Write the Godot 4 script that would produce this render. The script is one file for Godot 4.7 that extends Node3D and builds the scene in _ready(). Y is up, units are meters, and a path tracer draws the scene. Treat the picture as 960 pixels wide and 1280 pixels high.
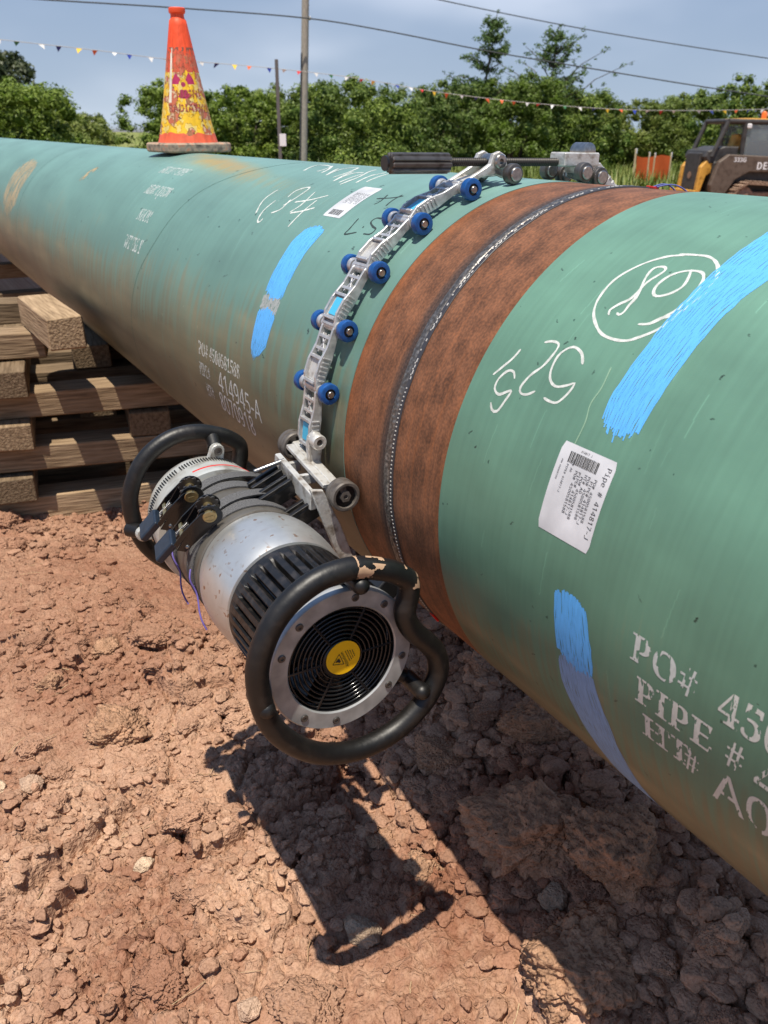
extends Node3D
# A welded green pipeline on timber cribbing with a roller-chain scanner band and an inspection tube strapped to it.
# The pipe axis is the world z axis (far end at -z); the ground lies about one metre below the axis.

const R := 0.457
const TUBE := Vector3(-0.637, -0.193, -0.975)
const WELD_Z := -1.168
var rng := RandomNumberGenerator.new()
var M := {}
var used := {}


# ---------------------------------------------------------------- geometry collector
class Geo:
	var v := PackedVector3Array()
	var n := PackedVector3Array()
	var u := PackedVector2Array()
	var c := PackedColorArray()
	var i := PackedInt32Array()
	var col := Color.WHITE

	func vert(p: Vector3, nn: Vector3, uv := Vector2.ZERO) -> int:
		v.append(p); n.append(nn); u.append(uv); c.append(col)
		return v.size() - 1

	func t(a: int, b: int, d: int) -> void:
		if (v[b] - v[a]).cross(v[d] - v[a]).dot(n[a] + n[b] + n[d]) > 0.0:
			i.append(a); i.append(d); i.append(b)
		else:
			i.append(a); i.append(b); i.append(d)

	func q(a: int, b: int, d: int, e: int) -> void:
		t(a, b, d); t(a, d, e)

	func face(pts: Array, nn: Vector3) -> void:
		var s := v.size()
		for p in pts:
			vert(p, nn, Vector2(p.x, p.z))
		for k in range(1, pts.size() - 1):
			t(s, s + k, s + k + 1)

	func box(xf: Transform3D, size: Vector3, bev := 0.0) -> void:
		var h := size * 0.5
		bev = minf(bev, minf(h.x, minf(h.y, h.z)) * 0.9)
		if bev <= 0.0:
			bev = minf(h.x, minf(h.y, h.z)) * 0.04
		var id := {}
		for ax in 3:
			for s in [-1, 1]:
				var nn := Vector3.ZERO
				nn[ax] = s
				var wn := (xf.basis * nn).normalized()
				var o1 := (ax + 1) % 3
				var o2 := (ax + 2) % 3
				for a in [-1, 1]:
					for b in [-1, 1]:
						var p := Vector3.ZERO
						p[ax] = s * h[ax]; p[o1] = a * (h[o1] - bev); p[o2] = b * (h[o2] - bev)
						var key := Vector3i.ZERO
						key[ax] = s; key[o1] = a; key[o2] = b
						id[[ax, key]] = vert(xf * p, wn, Vector2(p[o1], p[o2]))
				var k := func(a, b):
					var key := Vector3i.ZERO
					key[ax] = s; key[o1] = a; key[o2] = b
					return id[[ax, key]]
				q(k.call(-1, -1), k.call(1, -1), k.call(1, 1), k.call(-1, 1))
		for ax in 3:
			var o1 := (ax + 1) % 3
			var o2 := (ax + 2) % 3
			for a in [-1, 1]:
				for b in [-1, 1]:
					var k0 := Vector3i.ZERO
					k0[ax] = -1; k0[o1] = a; k0[o2] = b
					var k1 := k0
					k1[ax] = 1
					q(id[[o1, k0]], id[[o1, k1]], id[[o2, k1]], id[[o2, k0]])
		for a in [-1, 1]:
			for b in [-1, 1]:
				for d in [-1, 1]:
					var key := Vector3i(a, b, d)
					t(id[[0, key]], id[[1, key]], id[[2, key]])

	func tube(pts: Array, rad: Variant, sides := 10, closed := false, caps := true) -> void:
		var m := pts.size()
		var s := v.size()
		var up := Vector3.UP
		for k in m:
			var a: Vector3 = pts[(k - 1 + m) % m] if closed or k > 0 else pts[k]
			var b: Vector3 = pts[(k + 1) % m] if closed or k < m - 1 else pts[k]
			var d := (b - a).normalized()
			if k == 0:
				up = Vector3.UP if absf(d.y) < 0.9 else Vector3.RIGHT
			var x := up.cross(d).normalized()
			up = d.cross(x).normalized()
			var r: float = rad[k] if rad is Array else rad
			for j in sides:
				var an := TAU * j / sides
				var nn := x * cos(an) + up * sin(an)
				vert(pts[k] + nn * r, nn, Vector2(float(j) / sides, float(k) / m))
		for k in (m if closed else m - 1):
			for j in sides:
				var a := s + k * sides
				var b := s + ((k + 1) % m) * sides
				q(a + j, a + (j + 1) % sides, b + (j + 1) % sides, b + j)
		if caps and not closed:
			for e in [0, m - 1]:
				var d: Vector3 = (pts[e] - pts[1 if e == 0 else m - 2]).normalized()
				var ring := []
				for j in sides:
					ring.append(v[s + e * sides + j])
				face(ring, d)

	# profile of (radius, along axis z) points turned round the z axis of xf
	func lathe(pr: Array, sides: int, xf := Transform3D.IDENTITY, a0 := 0.0, a1 := TAU) -> void:
		for k in pr.size() - 1:
			var p: Vector2 = pr[k]
			var e: Vector2 = pr[k + 1]
			var d := (e - p).normalized()
			if p.distance_to(e) < 1e-6:
				continue
			var n0 := Vector2(d.y, -d.x)
			var np := n0
			var nq := n0
			if k > 0:
				var d2: Vector2 = (p - pr[k - 1]).normalized()
				if d.dot(d2) > 0.75:
					np = (n0 + Vector2(d2.y, -d2.x)).normalized()
			if k < pr.size() - 2:
				var d3: Vector2 = (pr[k + 2] - e).normalized()
				if d.dot(d3) > 0.75:
					nq = (n0 + Vector2(d3.y, -d3.x)).normalized()
			var s := v.size()
			for j in sides + 1:
				var an := a0 + (a1 - a0) * j / sides
				var ca := cos(an)
				var sa := sin(an)
				vert(xf * Vector3(p.x * ca, p.x * sa, p.y), (xf.basis * Vector3(np.x * ca, np.x * sa, np.y)).normalized(), Vector2(float(j) / sides, p.y))
				vert(xf * Vector3(e.x * ca, e.x * sa, e.y), (xf.basis * Vector3(nq.x * ca, nq.x * sa, nq.y)).normalized(), Vector2(float(j) / sides, e.y))
			for j in sides:
				q(s + j * 2, s + j * 2 + 2, s + j * 2 + 3, s + j * 2 + 1)

	# polygon in xy pushed along z by depth, centred
	func prism(poly: PackedVector2Array, depth: float, xf := Transform3D.IDENTITY, bev := 0.0) -> void:
		if Geometry2D.is_polygon_clockwise(poly):
			poly.reverse()
		var inner := poly
		if bev > 0.0:
			var off := Geometry2D.offset_polygon(poly, -bev, Geometry2D.JOIN_MITER)
			if off.size() == 1 and off[0].size() == poly.size():
				inner = off[0]
				var best := 0
				for k in poly.size():
					if inner[k].distance_to(poly[0]) < inner[best].distance_to(poly[0]):
						best = k
				var rot := PackedVector2Array()
				for k in poly.size():
					rot.append(inner[(best + k) % poly.size()])
				inner = rot
			else:
				bev = 0.0
		var tr := Geometry2D.triangulate_polygon(inner)
		for s in [-1, 1]:
			var b := v.size()
			for p in inner:
				vert(xf * Vector3(p.x, p.y, s * depth / 2), (xf.basis * Vector3(0, 0, s)).normalized(), p)
			for k in range(0, tr.size(), 3):
				t(b + tr[k], b + tr[k + 1], b + tr[k + 2])
		var m := poly.size()
		for k in m:
			var p := poly[k]
			var e := poly[(k + 1) % m]
			var d := (e - p).normalized()
			var nn := (xf.basis * Vector3(d.y, -d.x, 0)).normalized()
			var z := depth / 2 - bev
			var b := v.size()
			for w in [Vector3(p.x, p.y, -z), Vector3(e.x, e.y, -z), Vector3(e.x, e.y, z), Vector3(p.x, p.y, z)]:
				vert(xf * w, nn)
			q(b, b + 1, b + 2, b + 3)
			if bev > 0.0:
				var ip := inner[k]
				var ie := inner[(k + 1) % m]
				for s in [-1, 1]:
					var n2 := (xf.basis * Vector3(d.y, -d.x, s)).normalized()
					b = v.size()
					for w in [Vector3(p.x, p.y, s * z), Vector3(e.x, e.y, s * z), Vector3(ie.x, ie.y, s * depth / 2), Vector3(ip.x, ip.y, s * depth / 2)]:
						vert(xf * w, n2)
					q(b, b + 1, b + 2, b + 3)

	func mesh() -> ArrayMesh:
		var a := []
		a.resize(Mesh.ARRAY_MAX)
		a[Mesh.ARRAY_VERTEX] = v
		a[Mesh.ARRAY_NORMAL] = n
		a[Mesh.ARRAY_TEX_UV] = u
		a[Mesh.ARRAY_COLOR] = c
		a[Mesh.ARRAY_INDEX] = i
		var m := ArrayMesh.new()
		if v.size() > 0:
			m.add_surface_from_arrays(Mesh.PRIMITIVE_TRIANGLES, a)
		return m


# ---------------------------------------------------------------- naming helpers
func numbered(called: String) -> String:
	if not used.has(called):
		used[called] = 0
		return called
	used[called] += 1
	return "%s_%03d" % [called, used[called]]


func part(called: String, mesh, mat: Material, parent: Node3D, xf := Transform3D.IDENTITY) -> MeshInstance3D:
	var o := MeshInstance3D.new()
	var nm := called
	var k := 0
	while parent.has_node(nm):
		k += 1
		nm = "%s_%03d" % [called, k]
	o.name = nm
	o.mesh = mesh.mesh() if mesh is Geo else mesh
	o.material_override = mat
	o.transform = xf
	parent.add_child(o, true)
	return o


func tag(o: Node3D, label: String, category: String, group := "") -> void:
	o.set_meta("label", label)
	if category:
		o.set_meta("category", category)
	if group:
		o.set_meta("group", group)


func thing(called: String, label: String, category: String, at := Transform3D.IDENTITY, group := "") -> Node3D:
	var o := Node3D.new()
	o.name = numbered(called)
	o.transform = at
	add_child(o, true)
	tag(o, label, category, group)
	return o


func setting(called: String, mesh, mat: Material, kind: String) -> MeshInstance3D:
	var o := MeshInstance3D.new()
	o.name = numbered(called)
	o.mesh = mesh.mesh() if mesh is Geo else mesh
	o.material_override = mat
	o.set_meta("kind", kind)
	add_child(o, true)
	return o


func T(p: Vector3, b := Basis.IDENTITY) -> Transform3D:
	return Transform3D(b, p)


# ---------------------------------------------------------------- material helpers
func lin(r: float, g: float, b: float) -> Color:
	return Color(r, g, b).linear_to_srgb()


func noise(freq: float, kind := FastNoiseLite.TYPE_SIMPLEX_SMOOTH, oct := 4, sd := 1) -> FastNoiseLite:
	var f := FastNoiseLite.new()
	f.noise_type = kind
	f.frequency = freq
	f.seed = sd
	f.fractal_octaves = oct
	f.fractal_type = FastNoiseLite.FRACTAL_FBM if oct > 1 else FastNoiseLite.FRACTAL_NONE
	return f


func ntex(f: FastNoiseLite, size := 512, ramp: Array = [], normal := 0.0) -> NoiseTexture2D:
	var t := NoiseTexture2D.new()
	t.width = size
	t.height = size
	t.seamless = true
	t.noise = f
	if ramp.size():
		var g := Gradient.new()
		g.offsets = PackedFloat32Array(ramp.map(func(r): return r[0]))
		g.colors = PackedColorArray(ramp.map(func(r): return r[1]))
		t.color_ramp = g
	if normal > 0.0:
		t.as_normal_map = true
		t.bump_strength = normal
	return t


func mat(color: Color, rough: float, metal := 0.0, spec := 0.5) -> StandardMaterial3D:
	var m := StandardMaterial3D.new()
	m.albedo_color = color
	m.roughness = rough
	m.metallic = metal
	m.metallic_specular = spec
	return m


func tri(m: StandardMaterial3D, tex: Texture2D, scale: Vector3, world := true) -> StandardMaterial3D:
	m.albedo_texture = tex
	m.uv1_triplanar = true
	m.uv1_world_triplanar = world
	m.uv1_scale = scale
	return m


func relief(m: StandardMaterial3D, tex: Texture2D, cm: float) -> StandardMaterial3D:
	m.heightmap_enabled = true
	m.heightmap_texture = tex
	m.heightmap_scale = cm
	return m


func grey(a: float, b: float) -> Array:
	return [[0.0, Color(a, a, a)], [1.0, Color(b, b, b)]]


func materials() -> void:
	var fine := ntex(noise(0.03, FastNoiseLite.TYPE_SIMPLEX_SMOOTH, 5, 3), 512, grey(0.72, 1.0))
	var blotch := ntex(noise(0.012, FastNoiseLite.TYPE_SIMPLEX_SMOOTH, 5, 8), 512, [[0.0, Color(0.6, 0.55, 0.5)], [0.45, Color(0.93, 0.92, 0.9)], [1.0, Color(1, 1, 1)]])
	var bumps := ntex(noise(0.05, FastNoiseLite.TYPE_SIMPLEX_SMOOTH, 5, 12), 512)
	M.aluminium = relief(tri(mat(lin(0.78, 0.78, 0.78), 0.38, 0.6), fine, Vector3(3, 3, 3)), bumps, 0.03)
	M.cast = relief(tri(mat(lin(0.70, 0.70, 0.69), 0.45, 0.5), blotch, Vector3(5, 5, 5)), bumps, 0.05)
	M.satin = tri(mat(lin(0.60, 0.61, 0.60), 0.38, 0.75), ntex(noise(0.03, FastNoiseLite.TYPE_SIMPLEX_SMOOTH, 3, 35), 512, [[0.0, Color(0.78, 0.72, 0.66)], [0.2, Color(0.96, 0.96, 0.96)], [0.84, Color(1, 1, 1)], [0.86, Color(0.76, 0.58, 0.45)], [1.0, Color(0.70, 0.50, 0.36)]]), Vector3(2.6, 2.6, 2.6))
	M.flange = tri(mat(lin(0.56, 0.57, 0.57), 0.45, 0.45), fine, Vector3(1.3, 1.3, 1.3))
	M.cap = tri(mat(lin(0.56, 0.58, 0.57), 0.45, 0.35), blotch, Vector3(3, 3, 3))
	var scuff := ntex(noise(0.02, FastNoiseLite.TYPE_SIMPLEX_SMOOTH, 6, 21), 512, [[0.0, Color(1, 1, 1)], [0.62, Color(1, 1, 1)], [0.72, Color(2.2, 2.0, 1.8)], [0.8, Color(1.2, 1.15, 1.1)], [1.0, Color(1.3, 1.2, 1.1)]])
	M.rubber = relief(tri(mat(lin(0.014, 0.014, 0.015), 0.46, 0.0, 0.5), ntex(noise(0.015, FastNoiseLite.TYPE_SIMPLEX_SMOOTH, 6, 22), 512, [[0.0, Color(0.5, 0.5, 0.5)], [0.6, Color(0.62, 0.6, 0.58)], [0.75, Color(1, 0.93, 0.85)], [1.0, Color(1, 0.95, 0.9)]]), Vector3(3, 3, 3)), bumps, 0.04)
	M.dried_mud = relief(mat(lin(0.42, 0.27, 0.16), 0.95, 0.0, 0.2), bumps, 0.15)
	M.plastic = relief(tri(mat(lin(0.024, 0.024, 0.026), 0.42), ntex(noise(0.02, FastNoiseLite.TYPE_SIMPLEX_SMOOTH, 6, 23), 512, [[0.0, Color(0.45, 0.44, 0.43)], [0.55, Color(0.55, 0.53, 0.5)], [0.7, Color(1, 0.93, 0.86)], [1.0, Color(1, 0.95, 0.9)]]), Vector3(4, 4, 4)), bumps, 0.03)
	M.black = mat(lin(0.010, 0.010, 0.011), 0.35)
	M.gloss = mat(lin(0.012, 0.012, 0.013), 0.16)
	M.steel = tri(mat(lin(0.5, 0.49, 0.47), 0.3, 0.95), fine, Vector3(6, 6, 6))
	M.dark_steel = tri(mat(lin(0.16, 0.15, 0.145), 0.42, 0.75), blotch, Vector3(5, 5, 5))
	M.brass = tri(mat(lin(0.66, 0.52, 0.26), 0.32, 0.9), fine, Vector3(8, 8, 8))
	M.navy = tri(mat(lin(0.018, 0.030, 0.052), 0.42), fine, Vector3(5, 5, 5))
	M.blue_rim = tri(mat(lin(0.012, 0.10, 0.36), 0.36), fine, Vector3(6, 6, 6))
	M.cyan = mat(lin(0.06, 0.40, 0.62), 0.35)
	M.roller = tri(mat(lin(0.15, 0.135, 0.125), 0.5, 0.3), blotch, Vector3(7, 7, 7))
	var weave := ntex(noise(0.16, FastNoiseLite.TYPE_VALUE, 2, 31), 256)
	M.webbing = relief(tri(mat(lin(0.17, 0.17, 0.175), 0.85, 0.0, 0.3), ntex(noise(0.09, FastNoiseLite.TYPE_SIMPLEX_SMOOTH, 4, 33), 256, grey(0.55, 1.0)), Vector3(12, 12, 12)), weave, 0.08)
	M.strap_body = tri(mat(lin(0.17, 0.16, 0.145), 0.5, 0.45), blotch, Vector3(3, 3, 3))
	M.purple = mat(lin(0.11, 0.08, 0.30), 0.7)
	M.yellow_print = mat(lin(0.86, 0.50, 0.005), 0.4)
	M.ink = mat(lin(0.015, 0.015, 0.016), 0.6)
	M.paper = tri(mat(lin(0.76, 0.78, 0.82), 0.5), fine, Vector3(0.7, 0.7, 0.7))
	M.chalk = tri(mat(lin(0.74, 0.78, 0.74), 0.7), fine, Vector3(6, 6, 6))
	M.red = mat(lin(0.55, 0.02, 0.015), 0.4)
	# worn paints: holes where the coat has come off
	var wear := func(color: Color, freq: float, keep: float, sd: int, scale: Vector3) -> StandardMaterial3D:
		var m := mat(color, 0.62)
		var solid := Color(1, 1, 1, 1)
		var tx := ntex(noise(freq, FastNoiseLite.TYPE_SIMPLEX_SMOOTH, 5, sd), 512, [[0.0, Color(0.90, 0.90, 0.90, 1)], [keep - 0.02, solid], [keep + 0.02, Color(1, 1, 1, 0)], [1.0, Color(1, 1, 1, 0)]])
		if scale.z == 0.0:
			m.albedo_texture = tx
			m.uv1_scale = Vector3(scale.x, scale.y, 1)
		else:
			tri(m, tx, scale)
			m.uv1_triplanar_sharpness = 8.0
		m.transparency = BaseMaterial3D.TRANSPARENCY_ALPHA_SCISSOR
		m.alpha_scissor_threshold = 0.5
		return m
	M.blue_paint = mat(lin(0.10, 0.41, 0.88), 0.6)
	M.blue_paint.albedo_texture = ntex(noise(0.04, FastNoiseLite.TYPE_SIMPLEX_SMOOTH, 5, 41), 512, grey(0.93, 1.0))
	M.blue_paint.uv1_scale = Vector3(9, 1.6, 1)
	M.blue_dusty = wear.call(lin(0.18, 0.33, 0.58), 0.03, 0.95, 42, Vector3(14, 2.0, 0))
	M.stencil = wear.call(lin(0.56, 0.59, 0.55), 0.03, 0.64, 43, Vector3(7, 2.5, 7))
	M.stencil_worn = wear.call(lin(0.52, 0.57, 0.55), 0.03, 0.57, 44, Vector3(7, 2.5, 7))
	M.tan_paint = wear.call(lin(0.37, 0.30, 0.18), 0.03, 0.56, 45, Vector3(3, 0.45, 0))
	M.tan_smear = wear.call(lin(0.40, 0.31, 0.17), 0.02, 0.58, 46, Vector3(2, 1.4, 0))
	M.scrape = wear.call(lin(0.33, 0.36, 0.36), 0.03, 0.68, 47, Vector3(14, 3, 0))
	M.mud_film = wear.call(lin(0.46, 0.30, 0.19), 0.02, 0.42, 48, Vector3(2.6, 2.6, 2.6))
	M.sleeve_ink = wear.call(lin(0.34, 0.06, 0.05), 0.04, 0.60, 49, Vector3(6, 6, 6))
	M.marker = mat(lin(0.022, 0.035, 0.032), 0.6)
	M.seam = mat(lin(0.055, 0.12, 0.095), 0.6)
	# wood
	for k in 3:
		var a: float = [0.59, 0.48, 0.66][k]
		var ramp := [[0.0, Color(0.46 * a / 0.6, 0.39 * a / 0.6, 0.32 * a / 0.6)], [0.36, Color(0.61 * a / 0.6, 0.53 * a / 0.6, 0.43 * a / 0.6)], [0.7, Color(0.69 * a / 0.6, 0.605 * a / 0.6, 0.50 * a / 0.6)], [1.0, Color(0.76 * a / 0.6, 0.67 * a / 0.6, 0.56 * a / 0.6)]]
		var w := tri(mat(Color(0.86, 0.84, 0.82), 0.88, 0.0, 0.25), ntex(noise(0.02, FastNoiseLite.TYPE_SIMPLEX_SMOOTH, 6, 50 + k), 512, ramp), Vector3(0.4, 5, 5), false)
		M["wood%d" % k] = relief(w, ntex(noise(0.03, FastNoiseLite.TYPE_SIMPLEX_SMOOTH, 5, 60 + k), 512), 0.22)
	# far things
	M.pole = tri(mat(lin(0.50, 0.45, 0.38), 0.9), fine, Vector3(2, 0.3, 2))
	M.leaf = mat(Color.WHITE, 0.5, 0.0, 0.35)
	M.leaf.vertex_color_use_as_albedo = true
	M.leaf.backlight_enabled = true
	M.leaf.backlight = Color(0.55, 0.6, 0.3)
	M.core = mat(Color.WHITE, 0.95, 0.0, 0.1)
	M.core.vertex_color_use_as_albedo = true
	M.bark = mat(lin(0.09, 0.07, 0.055), 0.95)
	M.machine_yellow = tri(mat(lin(0.70, 0.37, 0.06), 0.5), blotch, Vector3(1, 1, 1))
	M.machine_dark = tri(mat(lin(0.055, 0.052, 0.050), 0.5), blotch, Vector3(1, 1, 1))
	M.machine_mud = tri(mat(lin(0.30, 0.20, 0.14), 0.85), blotch, Vector3(1.5, 1.5, 1.5))
	M.machine_arm = tri(mat(lin(0.125, 0.092, 0.070), 0.65), blotch, Vector3(1, 1, 1))
	M.white = mat(lin(0.75, 0.75, 0.75), 0.5)
	M.window = mat(Color(0.55, 0.6, 0.62, 0.35), 0.08)
	M.window.transparency = BaseMaterial3D.TRANSPARENCY_ALPHA
	M.fence_mesh = tri(mat(lin(0.98, 0.20, 0.045), 0.7), fine, Vector3(2, 2, 2))
	M.fence_mesh.backlight_enabled = true
	M.fence_mesh.backlight = Color(0.9, 0.5, 0.35)
	M.stake = mat(lin(0.62, 0.48, 0.28), 0.8)
	M.wire = mat(lin(0.05, 0.055, 0.06), 0.6)


func _ready() -> void:
	rng.seed = 20240611
	view()
	materials()
	ground()
	field()
	pipeline()
	cribbing()
	chain_band()
	inspection_tube()
	straps()
	cone()
	belt()
	hedge()
	overhead()
	fence_and_posts()
	loader()


# ---------------------------------------------------------------- camera, sky, sun
func view() -> void:
	var cam := Camera3D.new()
	cam.name = "camera"
	cam.transform = Transform3D(Basis(Vector3(0.86944136, 0.01557176, 0.49379068), Vector3(0.18585796, 0.91576724, -0.35612804), Vector3(-0.45774287, 0.40140737, 0.79331178)), Vector3(-1.13347607, 0.53089455, 0.0)).orthonormalized()
	cam.fov = 61.5348
	cam.near = 0.05
	cam.far = 2000.0
	var at := CameraAttributesPhysical.new()
	at.frustum_focal_length = 6.9
	at.frustum_focus_distance = 1.5
	at.exposure_aperture = 2.0
	cam.attributes = at
	cam.fov = 61.5348
	add_child(cam)
	var env := Environment.new()
	env.background_mode = Environment.BG_SKY
	env.tonemap_mode = Environment.TONE_MAPPER_LINEAR
	env.tonemap_exposure = 1.27
	env.sdfgi_enabled = true
	env.ssao_enabled = true
	env.ssil_enabled = true
	var sky := ProceduralSkyMaterial.new()
	sky.sky_horizon_color = Color8(164, 179, 195)
	sky.sky_top_color = Color8(90, 124, 172)
	sky.sky_curve = 0.15
	sky.ground_horizon_color = Color8(150, 140, 125)
	sky.ground_bottom_color = Color8(110, 90, 75)
	sky.sun_angle_max = 2.0
	var cl := noise(0.006, FastNoiseLite.TYPE_SIMPLEX_SMOOTH, 6, 77)
	var im := Image.create(1024, 512, false, Image.FORMAT_RGBA8)
	for y in 512:
		var el := PI * (0.5 - (y + 0.5) / 512.0)
		if el < 0.0:
			continue
		for x in 1024:
			var az := TAU * x / 1024.0
			var d := Vector3(cos(az) * cos(el), sin(el) * 4.0, sin(az) * cos(el))
			var c := clampf(cl.get_noise_3dv(d * 260.0) * 1.5 + 0.30, 0.0, 1.0)
			im.set_pixel(x, y, Color(1, 0.97, 0.95, c * c))
	sky.sky_cover = ImageTexture.create_from_image(im)
	sky.sky_cover_modulate = Color(0.50, 0.50, 0.50, 1.0)
	env.sky = Sky.new()
	env.sky.sky_material = sky
	var we := WorldEnvironment.new()
	we.name = "world"
	we.environment = env
	add_child(we)
	var sun := DirectionalLight3D.new()
	sun.name = "sun"
	sun.light_energy = 1.6
	sun.light_color = Color(1.0, 0.965, 0.905)
	sun.light_angular_distance = 0.5
	sun.shadow_enabled = true
	var to_sun := Vector3(-0.205, 0.958, 0.20).normalized()
	sun.basis = Basis.looking_at(-to_sun, Vector3.FORWARD)
	add_child(sun)


# ---------------------------------------------------------------- ground
var n_low: FastNoiseLite
var n_c1: FastNoiseLite
var n_c2: FastNoiseLite
var n_c3: FastNoiseLite
var n_m: FastNoiseLite
var n_f: FastNoiseLite
var n_v: FastNoiseLite
var n_v2: FastNoiseLite


func cells(freq: float, sd: int, value := false) -> FastNoiseLite:
	var f := noise(freq, FastNoiseLite.TYPE_CELLULAR, 1, sd)
	f.cellular_return_type = FastNoiseLite.RETURN_CELL_VALUE if value else FastNoiseLite.RETURN_DISTANCE2_SUB
	f.cellular_jitter = 1.0
	f.domain_warp_enabled = true
	f.domain_warp_amplitude = 0.35 / freq
	f.domain_warp_frequency = freq * 0.9
	f.domain_warp_fractal_octaves = 3
	return f


func gh(x: float, z: float, detail := true) -> float:
	var h := -1.0 + 0.035 * n_low.get_noise_2d(x, z)
	# spoil heaped up under the pipe near the camera
	h += 0.17 * smoothstep(-0.34, 0.12, x) * (1.0 - smoothstep(0.5, 1.1, x)) * smoothstep(-2.7, -1.5, z)
	h += 0.05 * smoothstep(-1.7, -2.6, z) * smoothstep(-1.4, -0.9, x) * (1.0 - smoothstep(-0.6, -0.1, x)) * smoothstep(-3.5, -3.0, z)
	if not detail:
		return h
	var m := smoothstep(-0.35, 0.3, n_m.get_noise_2d(x, z))
	var shade := smoothstep(-0.3, -0.05, x) * smoothstep(-3.0, -2.0, z)
	m = maxf(m, shade)
	var far := smoothstep(-3.0, -2.0, z) * 0.6 + 0.4
	# DISTANCE2_SUB runs from -1 (on a cell edge) upward: plates and clods at their own heights, with cracks between
	var a := smoothstep(0.0, 0.16, n_c1.get_noise_2d(x, z) + 1.0)
	var b := smoothstep(0.0, 0.22, n_c2.get_noise_2d(x, z) + 1.0)
	var c := smoothstep(0.0, 0.40, n_c3.get_noise_2d(x, z) + 1.0)
	var la := n_v.get_noise_2d(x, z) * 0.5 + 0.5
	var lb := n_v2.get_noise_2d(x, z) * 0.5 + 0.5
	h += (0.012 + (0.040 + 0.022 * smoothstep(-1.3, -2.0, z)) * m) * a * (0.15 + 0.85 * la) * far
	h += (0.006 + 0.017 * m) * b * (0.15 + 0.85 * lb) * (0.4 + 0.6 * a)
	h += (0.003 + 0.005 * m) * c
	h -= 0.022 * m * far
	h += 0.010 * n_f.get_noise_2d(x, z)
	return h


var n_t: FastNoiseLite
var n_s: FastNoiseLite


func soil(x: float, z: float) -> Color:
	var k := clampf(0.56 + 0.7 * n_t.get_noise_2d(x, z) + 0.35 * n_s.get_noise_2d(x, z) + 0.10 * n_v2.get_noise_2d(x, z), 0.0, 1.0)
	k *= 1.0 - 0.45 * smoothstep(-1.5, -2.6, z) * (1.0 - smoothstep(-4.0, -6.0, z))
	return Color(0.295, 0.142, 0.090).lerp(Color(0.580, 0.378, 0.262), k)


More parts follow.
